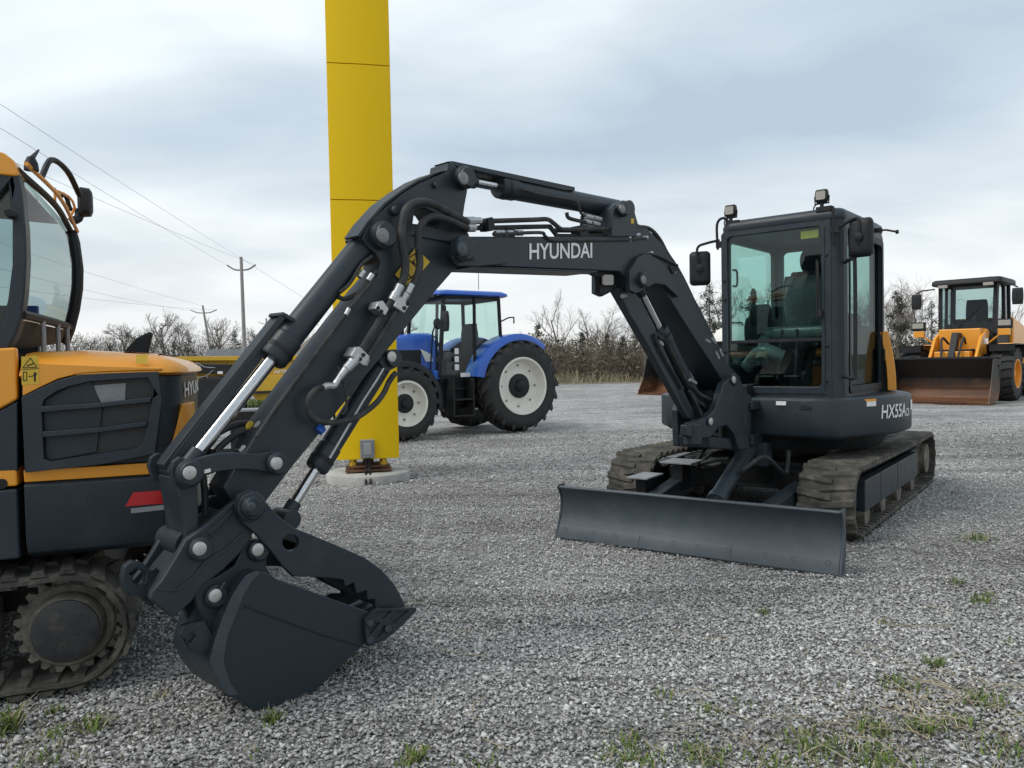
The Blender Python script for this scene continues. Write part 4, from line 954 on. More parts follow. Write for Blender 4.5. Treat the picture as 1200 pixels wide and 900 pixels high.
# hoses at the lower arm (far side)
m = MB()
m.tube(pp([(236, 535), (250, 512), (275, 498), (292, 497), (303, 505), (300, 520), (288, 530)], -.06), .014, 8, 5); m.tube(pp([(244, 540), (262, 520), (285, 505), (300, 510), (304, 525)], -.03), .014, 8, 5); m.tube(pp([(238, 556), (240, 580), (240, 610)], -.02), .013, 8, 4); m.tube(pp([(252, 530), (275, 528), (300, 528)], .0), .010, 8); m.tube(pp([(280, 536), (292, 525), (302, 510), (304, 502)], .05), .013, 8, 4)
m.build_each('hose_bundle', M['hose'], ar)
m = MB()
for a, b in (((301, 497), (307, 502)), ((288, 524), (283, 531)), ((299, 518), (295, 524)), ((298, 527), (303, 531))): m.cyl(bp(*a, .03), bp(*b, .03), .017, seg=8)
m.build_each('hose_fitting', M['zinc'], ar)
m = MB(); m.cyl(bp(291, 498, -.02), bp(297, 501, -.02), .019, seg=8); m.build('yellow_band', M['decal'], ar)

# --- bucket cylinder with its sliding guard
cu = cylinder('bucket_cylinder', (433, 277), (319, 423), (214, 553), .055, .027, 0, eye=.05)
m = MB(); tr(m, [(330, 368), (337, 372), (342, 377), (212, 546), (196, 552), (192, 545), (205, 527)], -.005, -.075, ref=0)
tr(m, [(326, 366), (333, 369), (204, 530), (190, 545)], .035, .03, ref=0); tr(m, [(326, 366), (340, 374), (338, 378), (324, 370)], .04, -.07, ref=0)
m.build('guard', M['charcoal'], cu, .005)
m = MB(); m.tube(pp([(436, 300), (424, 310), (410, 332), (398, 343)], .06), .008, 8, 4); m.tube(pp([(437, 318), (424, 340), (406, 350), (396, 348)], .045), .010, 8, 4); m.build_each('cylinder_pipe', M['hose'], cu)
# --- thumb cylinder under the arm
ct = cylinder('thumb_cylinder', (452, 420), (370, 550), (334, 607), .046, .022, .0, eye=.04)
pincap(459, 418, .07, .024, ct)
m = MB(); m.tube(pp([(449, 432), (440, 447), (425, 470), (386, 537)], .05), .007, 8); m.build_each('cylinder_pipe', M['zinc'], ct)
m = MB(); tr(m, [(444, 424), (460, 410), (470, 414), (466, 430), (452, 437)], .05, -.05, ref=.05); m.build('mount', M['charcoal'], ct, .006)

# --- link arms
m = MB()
lk = [(200, 552), (203, 541), (211, 535), (222, 540), (240, 535), (258, 531), (275, 530), (300, 532), (310, 531), (322, 528), (333, 533), (336, 544), (331, 554), (322, 558), (313, 553), (300, 551), (280, 550), (255, 553), (236, 560), (229, 570), (218, 574), (206, 568)]
tr(m, lk, .115, .09); tr(m, lk, -.08, -.105, ref=.115)
l1 = m.build('side_link', M['charcoal'], EX, .005)
m = MB(); pin(m, 221, 554, .115, .05, .03); pin(m, 324, 543, .115, .046, .03); m.cyl(bp(221, 554, .11), bp(221, 554, .11) - BNL * .21, .03); m.cyl(bp(324, 543, .11), bp(324, 543, .11) - BNL * .21, .03); m.build_touch('pin_boss', M['charcoal'], l1, .003)
pincap(222, 554, .147, .024, l1); pincap(324, 543, .147, .024, l1)
m = MB(); tr(m, [(238, 551), (247, 549), (247, 553), (239, 555)], .118, .1155); m.build('white_sticker', M['letter'], l1)
m = MB(); tr(m, [(206, 560), (232, 560), (233, 590), (234, 622), (248, 636), (246, 652), (232, 658), (219, 650), (218, 634), (214, 600)], .085, -.085)
l2 = m.build('tilt_link', M['charcoal'], EX, .008)

# --- quick coupler
m = MB()
cp = [(291, 586), (275, 588), (254, 604), (236, 620), (218, 633), (206, 654), (190, 680), (178, 694), (176, 702), (203, 725), (224, 706), (238, 686), (262, 668), (280, 650), (294, 632), (302, 612), (303, 596)]
tr(m, cp, .118, .085); tr(m, cp, -.07, -.10, ref=.118)
tr(m, [(270, 600), (240, 625), (205, 668), (185, 696), (203, 718), (236, 682), (280, 642)], .083, -.068, ref=.118)
co = m.build('coupler', M['charcoal'], EX, .006)
m = MB(); tr(m, [(186, 688), (208, 690), (226, 676), (240, 657), (262, 644), (284, 624), (286, 627), (264, 647), (243, 660), (228, 680), (210, 694), (186, 692)], .124, .1185); tr(m, [(243, 624), (272, 598), (277, 603), (250, 631)], .124, .1185, [[(247, 625), (272, 602), (274, 604), (250, 628)]]); m.build_touch('rib', M['charcoal'], co, .002)
m = MB(); pin(m, 234, 643, .118, .043, .028); m.cyl(bp(222, 650, .0), bp(222, 650, .0) - BNL * .12, .06); m.cyl(bp(210, 634, -.02) - BNL * .1, bp(210, 634, -.02) + BNL * .08, .05); m.build_touch('pin_boss', M['charcoal'], co, .003)
pincap(234, 643, .149, .024, co)
m = MB(); tr(m, [(143, 676), (146, 664), (156, 657), (168, 660), (176, 668), (184, 664), (190, 680), (178, 696), (168, 702), (154, 698), (145, 690)], .02, -.015, [[(157, 669), (164, 668), (171, 672), (170, 683), (163, 687), (156, 681)]]); m.build('lifting_eye', M['charcoal'], co, .006)

# --- bucket
def bucket_paint():
    m_, N, Lk, B = new_mat('scuffed_bucket_paint'); t = N.new('ShaderNodeTexCoord'); sx_ = N.new('ShaderNodeSeparateXYZ'); Lk.new(t.outputs['Object'], sx_.inputs[0])
    a = nz(N, Lk, 7, 7, vec=t.outputs['Object'], rough=.7); mp = N.new('ShaderNodeMapping'); mp.inputs['Scale'].default_value = (9, 9, 60); mp.inputs['Rotation'].default_value = (0, R(25), 0); Lk.new(t.outputs['Object'], mp.inputs[0]); b = nz(N, Lk, 1.6, 3, vec=mp.outputs[0])
    ad = N.new('ShaderNodeMath'); ad.operation = 'MULTIPLY_ADD'; Lk.new(a.outputs[0], ad.inputs[0]); ad.inputs[1].default_value = .30; Lk.new(sx_.outputs[2], ad.inputs[2])
    q = N.new('ShaderNodeMapRange'); q.inputs[1].default_value = .155; q.inputs[2].default_value = .125; q.inputs[4].default_value = .85; Lk.new(ad.outputs[0], q.inputs[0])
    r = ramp(N, [(0.62, (0, 0, 0)), (0.72, (.10,) * 3)]); Lk.new(b.outputs[0], r.inputs[0])
    c = mixc(N, Lk, r.outputs[0], (0.0175, 0.027, 0.0355), (0.12, 0.125, 0.13)); c = mixc(N, Lk, q.outputs[0], c, (0.17, 0.14, 0.105))
    Lk.new(c, B.inputs['Base Color']); rr = N.new('ShaderNodeMapRange'); rr.inputs[3].default_value = .34; rr.inputs[4].default_value = .58; Lk.new(a.outputs[0], rr.inputs[0]); Lk.new(rr.outputs[0], B.inputs['Roughness']); B.inputs['Specular IOR Level'].default_value = .42; return m_
M['bucket_paint'] = bucket_paint()
BWN, BWF = .16, -.16
side = [(282, 683), (289, 674), (300, 669), (313, 671), (325, 679), (438, 719), (440, 741), (424, 757), (366, 814), (340, 828), (322, 834), (303, 833), (284, 825), (268, 815), (254, 795), (246, 776), (252, 750), (262, 722), (273, 697)]
m = MB()
tr(m, side, BWN, BWN - .018); tr(m, side, BWF + .018, BWF, ref=BWN)
shell = [(440, 741), (424, 757), (366, 814), (340, 828), (322, 834), (303, 833), (284, 825), (268, 815), (254, 795), (246, 776), (252, 750), (262, 722), (273, 697), (282, 683), (289, 674), (300, 669)]
ctr = (350, 735)
inner = [(x + (ctr[0] - x) * .05, y + (ctr[1] - y) * .07) for x, y in shell]
tr(m, shell + inner[::-1], BWN - .018, BWF + .018, ref=BWN)
bu = m.build('bucket', M['bucket_paint'], EX, .005)
m = MB()
wear = [(273, 697), (282, 683), (289, 674), (300, 669), (305, 672), (296, 680), (286, 697), (276, 722), (266, 748), (262, 776), (270, 800), (280, 814), (268, 815), (254, 795), (246, 776), (252, 750), (262, 722)]
tr(m, wear, BWN + .004, BWN + .001); m.build('wear_strip', M['charcoal_light'], bu, .001)
m = MB(); tr(m, [(286, 709), (330, 726), (380, 744), (430, 758.5), (430, 760), (380, 746), (330, 728), (286, 711)], BWN + .003, BWN + .0005); m.build('weld_seam', M['black'], bu)
m = MB()
ear = [(302, 632), (311, 638), (314, 650), (312, 664), (318, 674), (300, 672), (284, 688), (268, 718), (256, 755), (248, 748), (241, 728), (232, 712), (229, 700), (231, 688), (240, 680), (254, 676), (275, 663), (280, 652), (286, 640), (293, 633)]
for o in (.10, -.075): tr(m, ear, o, o - .025, ref=.10)
m.build_touch('bucket_ear', M['charcoal'], bu, .005)
m = MB(); pin(m, 302, 644, .10, .044, .028); pin(m, 252, 698, .10, .044, .028); m.cyl(bp(302, 644, .09), bp(302, 644, .09) - BNL * .18, .032); m.cyl(bp(252, 698, .09), bp(252, 698, .09) - BNL * .18, .032)
m.tube(pp([(258, 692), (262, 684), (264, 682)], .13), .008, 8); m.build_touch('pin_boss', M['charcoal'], bu, .003)
pincap(302, 644, .131, .024, bu); pincap(252, 698, .131, .024, bu)
m = MB(); tr(m, [(211, 744), (215, 734), (226, 730), (240, 728), (250, 745), (250, 772), (236, 768), (220, 760)], .13, .10, [[(219, 745), (226, 740), (230, 746), (224, 754), (219, 752)]]); m.build('lifting_eye', M['charcoal'], bu, .006)
m = MB()
cut = [(428, 726), (440, 714), (488, 712), (488, 716), (470, 735), (452, 750), (432, 758), (429, 745)]
tr(m, cut, BWN + .014, BWN + .002, ref=BWN + .022)
tr(m, cut, BWF - .002, BWF - .022, ref=BWN + .022)
sc = m.build_each('side_cutter', M['charcoal'], bu, .003)[0]
m = MB(); tr(m, cut, BWN + .024, BWN + .0135, [[(438, 720), (442, 716.5), (460, 716), (450, 726)], [(464, 716), (480, 715.5), (462, 731), (455, 727)], [(433, 728), (446, 730), (436, 742), (433, 744)], [(441, 744), (450, 733), (456, 735), (444, 748)]]); m.build('raised_rib', M['charcoal'], sc, .002)
m = MB()
for q in ((434, 730), (434, 750), (455, 737)): m.cyl(bp(*q, BWN + .02), bp(*q, BWN + .034), .017, seg=6)
m.build_each('bolt', M['charcoal'], sc, .002)
m = MB(); tr(m, [(436, 738), (450, 730), (452, 736), (440, 748), (366, 814), (362, 810)], BWN - .02, BWF + .02, ref=BWN); m.build('lip', M['charcoal_light'], bu, .003)
m_t = [(436, 742), (446, 728), (470, 716), (486, 712), (476, 724), (456, 740), (440, 750)]
for k in range(4):
    o = BWN - .022 - k * .075
    m = MB(); m.prism([bw(x, y, BWN) for x, y in m_t], BL, o, o - .04); m.build('tooth', M['charcoal'], bu, .006)

# --- thumb
m = MB()
th = [(276, 592), (280, 580), (291, 574), (304, 576), (312, 588), (324, 602), (344, 618), (366, 627), (390, 637), (427, 653), (448, 668), (462, 684), (472, 702), (476, 712), (458, 714), (440, 712), (439.5, 702), (431, 703), (430, 692), (418, 696), (415, 683), (405, 688), (403, 680), (380, 677), (360, 676), (344, 676), (330, 662), (318, 646), (300, 626), (284, 612)]
tr(m, th, .145, .122, [pcirc(341, 636, 9.5, 16)]); tr(m, th, -.10, -.122, [pcirc(341, 636, 9.5, 16)], ref=.145)
tr(m, [(362, 640), (390, 650), (420, 664), (444, 684), (436, 690), (412, 672), (384, 660)], .121, -.099, ref=.145)
tm = m.build('thumb', M['charcoal'], EX, .005)
m = MB(); pin(m, 293, 593, .145, .056, .03); pin(m, 293, 593, .17, .04, .03); m.build_touch('pin_boss', M['charcoal'], tm, .004)
pincap(294, 594, .204, .018, tm, 'charcoal_light')
m = MB()
zig = [(370, 672), (384, 668), (395, 678), (402, 668), (412, 684), (424, 680), (428, 694), (436, 692), (440, 706), (446, 712), (420, 700), (392, 686)]
for o in (.03, -.05): tr(m, zig, o + .012, o - .012, ref=.06)
m.build_each('serrated_plate', M['charcoal'], tm, .002)
# ------------------------------------------------------------------ wheels
def tyre(name, c, ax, r, wd, rim_r, parent, rim_mat, hub_mat, lug='chevron', nl=22, outer=1, lug_h=.035):
    """c centre, ax axle direction pointing to the outside"""
    c = V(c); ax = V(ax).normalized(); h = wd / 2
    m = MB(); rr = r - (lug_h if lug else 0)
    m.lathe(c, ax, [(rim_r, -h * .8), (rim_r + .02, -h * .92), ((rim_r + rr) / 2, -h), (rr * .93, -h * .92), (rr * .985, -h * .7), (rr, 0), (rr * .985, h * .7), (rr * .93, h * .92), ((rim_r + rr) / 2, h), (rim_r + .02, h * .92), (rim_r, h * .8)], 48, closed=True)
    A = ax.orthogonal().normalized()
    if abs(A.z) > .5: A = V((1, 0, 0)) - ax * ax.x
    A.normalize(); B = ax.cross(A)
    for k in range(nl):
        for s in (-1, 1):
            a0 = 2 * PI * (k + (0 if s > 0 else .5)) / nl
            sweep = (.55 if lug == 'chevron' else .22) * 2 * PI / nl * (1.6 if lug == 'chevron' else 1)
            th = 2 * PI / nl * (.26 if lug == 'chevron' else .52)
            pts = []
            for (q, da, rb, rt) in ((-.06, sweep, rr * .97, r), (.55, sweep * .35, rr * .97, r * .995), (.98, 0, rr * .90, r * .955)):
                for dt in (-th / 2, th / 2):
                    a = a0 + da * (1 if lug == 'chevron' else 1) + dt
                    d = A * math.cos(a) + B * math.sin(a)
                    pts += [c + ax * (s * h * q) + d * rb, c + ax * (s * h * q) + d * rt]
            m.add(pts, [(0, 1, 3, 2), (1, 5, 7, 3), (5, 9, 11, 7), (0, 4, 5, 1), (4, 8, 9, 5), (2, 3, 7, 6), (6, 7, 11, 10), (8, 10, 11, 9)])
    w = m.build(name, M['rubber'], parent, sharp=40)
    m = MB(); m.lathe(c, ax, [(rim_r + .02, h * .93), (rim_r + .015, h * .98), (rim_r - .015, h * .97), (rim_r - .03, h * .7), (rim_r * .93, h * .45), (rim_r * .86, h * .2), (rim_r * .62, h * .16), (rim_r * .5, h * .3), (.02, h * .3), (.02, -h * .8), (rim_r, -h * .8)], 40, closed=True)
    rm = m.build('rim', M[rim_mat], w, sharp=35)
    m = MB(); hr = rim_r * .44
    m.lathe(c + ax * h * .3, ax, [(hr, 0), (hr, .03), (hr * .75, .05), (hr * .5, .05), (hr * .45, .10), (hr * .3, .12), (0, .12)], 24)
    m.build('hub', M[hub_mat], w)
    m = MB()
    for k in range(8):
        a = 2 * PI * k / 8; m.lathe(c + ax * h * .19 + (A * math.cos(a) + B * math.sin(a)) * rim_r * .74, ax, [(.022, 0), (.022, .018)], 6)
    m.build_each('wheel_bolt', M['galv'], rm)
    return w

# ------------------------------------------------------------------ the orange excavator at the left edge, seen from behind its left side
LF = V((-.935, -.355, 0)).normalized(); LLt = V((-LF.y, LF.x, 0))
_p0 = V((-.456 * 3.16, 3.16, 0))
LXC = _p0 + LF * 1.0 - LLt * .95
LX = Thing('excavator', 'orange and charcoal tracked excavator with black side grille, cut off at left', 'excavator', LXC, LF)
LN = LLt
def lp(x, y, yy=.95): return LX.L(on_plane(x, y, LXC + LLt * yy, LN))
def ltr(mb, pts, y0, y1, ref=.95, holes=()):
    q = lambda x, y: (lambda p: (p.x, p.z))(lp(x, y, ref))
    return mb.prism([q(*p) for p in pts], lambda u, v, w_: V((u, w_, v)), y0, y1, [[q(*p) for p in h] for h in holes])
XG = lp(24, 480).x
def lplan(ins, xf):
    pts = [(xf, .95 - ins), (-.70, .95 - ins)]
    for k in range(9):
        a = PI / 2 + PI / 2 * k / 9; pts.append((-.98 + (.12 - ins) * math.cos(a), .81 + (.14 - ins) * math.sin(a)))
    for k in range(9):
        t = k / 8; y = .78 * (1 - t) - .78 * t; pts.append((-1.10 - .03 * (1 - (y / .78) ** 2) + ins, y))
    mir = [(x, -y) for x, y in pts[:11]][::-1]
    return pts + mir
def lring(z, ins, xf): return [V((x, y, z)) for x, y in lplan(ins, xf)]
m = MB(); m.loft([lring(.545, .09, XG), lring(.575, .02, XG), lring(.62, .0, XG), lring(.845, .0, XG), lring(.855, .02, XG)])
cw = m.build('counterweight', M['charcoal'], LX, .006, sharp=45)
m = MB(); m.loft([lring(.857, .012, XG), lring(.905, .006, XG)]); m.build('orange_band', M['orange'], LX, .004, sharp=45)
m = MB(); m.loft([lring(.907, .025, XG), lring(1.262, .025, XG)]); sb = m.build('engine_cover', M['charcoal'], LX, .004, sharp=45)
def hring(z, ins, dz): 
    return [V((x, y, z + dz * max(0, min(1, (-.45 - x) / .6)) - .03 * max(0, min(1, (x - XG + .25) / .25)))) for x, y in lplan(ins, XG)]
m = MB(); m.loft([lring(1.264, .02, XG), lring(1.275, -.004, XG), hring(1.315, .004, -.02), hring(1.36, .05, -.035), hring(1.395, .13, -.05), hring(1.405, .26, -.055)])
hd = m.build('hood', M['orange'], LX, .004, sharp=55)
m = MB(); ltr(m, [(27, 464), (49, 453), (68, 444), (93, 437.5), (122, 435.5), (150, 434.5), (190, 433.5), (190, 431), (122, 429), (27, 425)], .940, .957); m.build('hood_side', M['orange'], LX, .003)
# grille panel
m = MB()
gp = [(27, 466), (49, 455), (68, 446), (93, 439.5), (122, 437.5), (186, 435.5), (190, 470), (182, 531), (122, 543), (31, 553)]
go = [(50, 478), (53, 468), (66, 459), (83, 452), (107, 446.5), (174, 442.5), (181, 455), (177, 478), (169, 517), (162, 524), (60, 540), (53, 537)]
ltr(m, gp, .932, .975, holes=[go]); gpn = m.build('grille_panel', M['charcoal'], LX, .008)
m = MB(); ltr(m, [(50, 478), (53, 468), (83, 452), (107, 446.5), (120, 480), (113, 530), (60, 540), (53, 537)], .930, .945); m.build('blanking_plate', M['charcoal'], gpn, .003)
def mesh_mat():
    m_, N, Lk, B = new_mat('perforated_mesh'); t = N.new('ShaderNodeTexCoord'); v = N.new('ShaderNodeTexVoronoi'); v.inputs['Scale'].default_value = 95; v.inputs['Randomness'].default_value = 0.05
    Lk.new(t.outputs['Object'], v.inputs['Vector']); r = ramp(N, [(0.35, (0.004, 0.004, 0.005)), (0.5, (0.03, 0.031, 0.033))]); Lk.new(v.outputs['Distance'], r.inputs[0]); Lk.new(r.outputs[0], B.inputs['Base Color']); B.inputs['Roughness'].default_value = .5; return m_
M['mesh'] = mesh_mat()
m = MB(); ltr(m, [(48, 470), (83, 448), (107, 443), (180, 440), (186, 456), (170, 524), (56, 543)], .926, .933); m.build('grille_mesh', M['mesh'], gpn)
m = MB()
ltr(m, [(50, 476), (120, 471.5), (179, 465), (177, 471), (120, 477), (50, 483)], .94, .985); ltr(m, [(52, 505), (120, 500), (174, 493), (172, 499), (120, 506), (52, 512)], .94, .985)
m.build_each('grille_slat', M['charcoal'], gpn, .004)
m = MB(); ltr(m, [(107, 452), (147, 449), (146, 470), (118, 472)], .935, .938); m.build('radiator_core', M['galv'], gpn)
# rear orange lamp strip at the corner, lettering and reflector
def along(s, z, off): 
    P_ = [V((x, y, 0)) for x, y in lplan(-off, XG)][1:]
    i = 0
    while i < len(P_) - 2 and s > (P_[i + 1] - P_[i]).length: s -= (P_[i + 1] - P_[i]).length; i += 1
    d = (P_[i + 1] - P_[i]); q = P_[i] + d * (s / d.length); return V((q.x, q.y, z))
m = MB()
m.loft([[along(.29, .907, .004), along(.40, .907, .004), along(.62, .907, .006), along(.62, .907, -.05), along(.40, .907, -.05), along(.29, .907, -.05)],
        [along(.34, 1.0, .004), along(.42, 1.0, .006), along(.62, 1.0, .008), along(.62, 1.0, -.05), along(.42, 1.0, -.05), along(.34, 1.0, -.05)],
        [along(.39, 1.14, .004), along(.46, 1.14, .006), along(.62, 1.14, .008), along(.62, 1.14, -.05), along(.46, 1.14, -.05), along(.39, 1.14, -.05)]])
m.build('corner_trim', M['orange'], LX, .003)
lettering('HYUNDAI', lambda u, v: along(.45 + 1.3 * u, 1.165 + .065 * v, -.018), M['letter'], sb, 0, .02, label='white maker lettering across the rear')
m = MB(); m.grid(lambda u, v: along(.18 + .28 * u - .03 * (1 - v), .735 + .055 * v, .004), 8, 1); m.build('reflector', M['red'], cw, recalc=False)
m = MB(); m.grid(lambda u, v: along(.17 + .29 * u, .715 + .02 * v - .01 * (1 - u), .003), 8, 1); m.build('reflector_trim', M['galv'], cw, recalc=False)
# decals
m = MB(); ltr(m, [(25.5, 418), (45.5, 416.5), (46.5, 450), (26, 451)], .9575, .9585); d1 = m.build('warning_decal', M['decal'], LX)
m = MB()
def dl(a, b, wd):
    a, b = V((*a, 0)), V((*b, 0)); n = (b - a).normalized(); n = V((-n.y, n.x, 0)) * wd * .5
    ltr(m, [tuple((a + n)[:2]), tuple((b + n)[:2]), tuple((b - n)[:2]), tuple((a - n)[:2])], .9587, .9592)
for a, b, q in (((27.5, 431), (36, 419.5), 1), ((36, 419.5), (44, 430.5), 1), ((44, 430.5), (27.5, 431), 1), ((32, 429), (40, 426), 1.4), ((26, 433), (46, 432), .8), ((28, 436), (28, 446), 1), ((28, 436), (32, 436), 1), ((32, 436), (32, 446), 1), ((28, 446), (32, 446), 1), ((34, 441), (39, 441), 1), ((41.5, 436), (41.5, 447), 2.2), ((39, 440), (44, 438), 1.2)): dl(a, b, q)
m.build('decal_symbol', M['black'], d1)
m = MB(); m.grid(lambda u, v: V((lp(160 + 14 * u, 427, .93).x, .945 - .012 * v, 1.315 + .036 * v)), 1, 1); m.build('small_decal', M['decal'], LX, recalc=False)
m = MB(); q = lp(152, 404, .45); m.prism([(q.x + .05, q.z - .06), (q.x - .07, q.z - .06), (q.x - .10, q.z + .055), (q.x - .085, q.z + .06), (q.x - .03, q.z + .03)], lambda u, v, w_: V((u, w_, v)), .40, .47); m.build('exhaust_cowl', M['black'], LX, .01)
# forward body under the cab
XF = XG + .022
m = MB(); m.span(XF, 1.3, -.9, .945, .56, .835); m.build('front_skirt', M['charcoal'], LX, .01)
m = MB(); m.span(XF, 1.3, -.9, .94, .845, .915); m.build('front_band', M['orange'], LX, .008)
m = MB(); m.lathe(lp(2, 567, .94), (0, 1, 0), [(.02, 0), (.02, .004), (.012, .004), (.012, .002)], 16); m.build('drain_plug', M['black'], LX)
m = MB(); ltr(m, [(20, 470), (0, 481), (-60, 500), (-60, 556), (20, 553)], .92, .94); m.build('side_door', M['charcoal'], LX, .006)
m = MB(); m.span(XF, 1.3, -.9, .92, .92, 1.36); m.build('front_body', M['black'], LX)
m = MB(); ltr(m, [(20, 468), (0, 479), (-60, 498), (-60, 408), (0, 408), (18, 407)], .90, .945); m.build('door_skin', M['orange'], LX, .01)
# cab
ncv = [(21, 200), (26, 228), (30, 268), (31, 305), (29, 340), (25, 372), (19, 392), (9, 411)]
fcv = [(83, 271), (87, 285), (91, 315), (90.5, 338), (87, 362), (81, 386), (77, 396), (73, 402)]
def cvp(cv, t, yy):
    t = max(0, min(.9999, t)) * (len(cv) - 1); i = int(t); a, b = cv[i], cv[i + 1]; k = t - i
    return lp(a[0] + (b[0] - a[0]) * k, a[1] + (b[1] - a[1]) * k, yy)
YN, YF = .88, -.12
m = MB(); ltr(m, ncv + [(-25, 411), (-28, 330), (-25, 250), (-20, 196)], YN, YN - .09, ref=YN, holes=[[(9, 215), (14, 260), (14, 310), (9, 350), (2, 380), (-10, 390), (-16, 330), (-12, 240)]])
lc = m.build('cab', M['charcoal'], LX, .012)
m = MB(); ltr(m, [(11, 212), (16, 260), (16, 310), (11, 352), (4, 384), (-12, 393), (-18, 330), (-14, 237)], YN - .035, YN - .04, ref=YN); m.build('window', M['glass_grey'], lc)
m = MB(); ltr(m, [(8, 248), (14, 247), (20, 252), (20, 256), (12, 257), (8, 253)], YN + .05, YN, ref=YN); m.build('door_latch', M['black'], lc, .004)
def ruled(a0, a1, off=0): return lambda u, v: (lambda p, q: p + (q - p) * u + V((off - .012 * math.sin(PI * u), 0, 0)))(cvp(ncv, a0 + (a1 - a0) * v, YN - .03), cvp(fcv, a0 + (a1 - a0) * v, YF))
m = MB(); m.grid(ruled(.02, .72), 10, 16); m.build('rear_window', M['glass_dark'], lc, recalc=False)
m = MB(); m.grid(ruled(.74, 1.0, .004), 10, 6); m.build('rear_panel', M['black'], lc, recalc=False)
m = MB(); f_ = ruled(.72, .74, -.006); m.grid(lambda u, v: f_(u, v), 10, 1); m.build('seal_strip', M['letter'], lc, recalc=False)
m = MB(); m.tube([cvp(fcv, k / 14, YF) for k in range(15)], .028, 8); m.tube([cvp(ncv, 0, YN - .04), (cvp(ncv, 0, YN - .04) + cvp(fcv, 0, YF)) / 2 + V((-.03, 0, 0)), cvp(fcv, 0, YF)], .014, 8, 6); m.tube([ruled(.70, .72)(k / 8, 0) for k in range(9)], .02, 6); m.build_each('window_frame', M['black'], lc)
m = MB(); ltr(m, [(-28, 170), (-6, 176), (6, 180), (16, 188), (22, 203), (20, 207), (-28, 202)], YN + .01, YN - .13, ref=YN); m.build('roof_edge', M['orange'], lc, .012)
m = MB()
a, b = cvp(ncv, 0, YN - .1) + V((.05, 0, .02)), cvp(fcv, 0, YF) + V((.05, 0, .03)); fwd = V((1, 0, .0))
m.loft([[a, b, b + fwd * .9 + V((0, 0, .06)), a + fwd * .9 + V((0, 0, .06))], [a + V((.03, 0, .05)), b + V((.03, 0, .04)), b + fwd * .9 + V((0, 0, .12)), a + fwd * .9 + V((0, 0, .12))]]); m.build('roof', M['orange'], lc, .01)
x0 = cvp(ncv, .9, YN).x
m = MB(); m.span(x0 + .1, x0 + 1.0, YF - .01, YF + .04, 1.3, 1.62); m.span(x0 + .95, x0 + 1.0, YF, YN - .05, 1.3, 1.62); m.span(x0 + .05, x0 + .95, YF + .05, YN - .1, 1.3, 1.36); m.build_touch('lower_wall', M['black'], lc)
m = MB(); m.span(x0 + .55, x0 + .62, -.02, .10, 1.3, 2.05); m.span(x0 + .95, x0 + 1.0, YF, YF + .08, 1.3, 2.1); m.span(x0 + .95, x0 + 1.0, YN - .12, YN - .04, 1.3, 2.1); m.build_each('cab_post', M['black'], lc)
m = MB(); soft(m, x0 + .28, x0 + .42, .22, .62, 1.36, 1.98, .05); soft(m, x0 + .30, x0 + .9, .2, .64, 1.34, 1.48, .05); m.build('seat', M['black'], lc)
m = MB()  # pale bars modelled in place of reflections low in the rear glass
for u in (.28, .58, .84):
    p = ruled(.78, .8, -.02)(u, 0); m.tube([p + V((0, 0, .03)), p + V((0, 0, -.16))], .011, 8)
m.build_each('reflection_bar', M['galv'], lc)
m = MB()
e0, e1 = cvp(ncv, 0, YN - .05) + V((-.03, 0, .03)), cvp(fcv, 0, YF) + V((-.03, 0, .0))
m.tube([e0, (e0 + e1) / 2 + V((-.02, 0, .02)), e1], .009, 8, 4); g1 = e0.lerp(e1, .5); g2 = e0.lerp(e1, .78)
m.tube([g1 + V((-.01, 0, .05)), g1.lerp(g2, .5) + V((-.03, 0, .07)), g2 + V((-.03, 0, .06)), g2], .006, 8, 2); m.tube([g1, g1 + V((0, 0, .06)), g1.lerp(g2, .6) + V((-.02, 0, .02))], .006, 8)
m.build_each('roof_rail', M['orange'], lc)
m = MB(); q = e0.lerp(e1, .08); m.lathe(q + V((0, 0, -.0)), (0, 0, 1), [(.028, 0), (.025, .03), (.014, .055)], 14); m.tube([q + V((0, 0, .045)), q + V((-.01, -.10, .11))], .012, 8, 0, .004); m.build('antenna_base', M['black'], lc)
m = MB(); m.tube([e0.lerp(e1, .25) + V((0, 0, .03)), e0.lerp(e1, .35) + V((-.02, 0, .14)), e0.lerp(e1, .52) + V((-.05, 0, .15)), e0.lerp(e1, .68) + V((-.07, 0, .09))], .013, 8, 5); m.build('cable', M['black'], lc)
mc = lp(95.5, 237, -.15)
m = MB(); m.loft([[mc + V((-.02 + a_, b_, c_)) for b_, c_ in rrect(-.05 + i_, .05 - i_, -.075 + i_, .075 - i_, .03, 4)] for a_, i_ in ((-.03, .02), (-.02, .004), (.02, 0), (.035, .02))]); lm = m.build('mirror', M['black'], lc, sharp=50)
m = MB(); m.tube([lp(70, 232, -.1), lp(74, 228, -.1), lp(78, 232, -.12), lp(82, 244, -.14), lp(87, 246, -.15), lp(93, 246, -.15)], .011, 8, 4); m.tube([lp(93, 248, -.15), lp(92, 256, -.14), lp(84, 259, -.12)], .022, 8, 3); m.build_each('mirror_arm', M['black'], lm)
M['mud_dark'] = mottled('dirty_black_steel', [(0.3, (0.012, 0.014, 0.016)), (0.55, (0.03, 0.03, 0.031)), (0.8, (0.10, 0.085, 0.065))], 14, 0.6, 0.2)
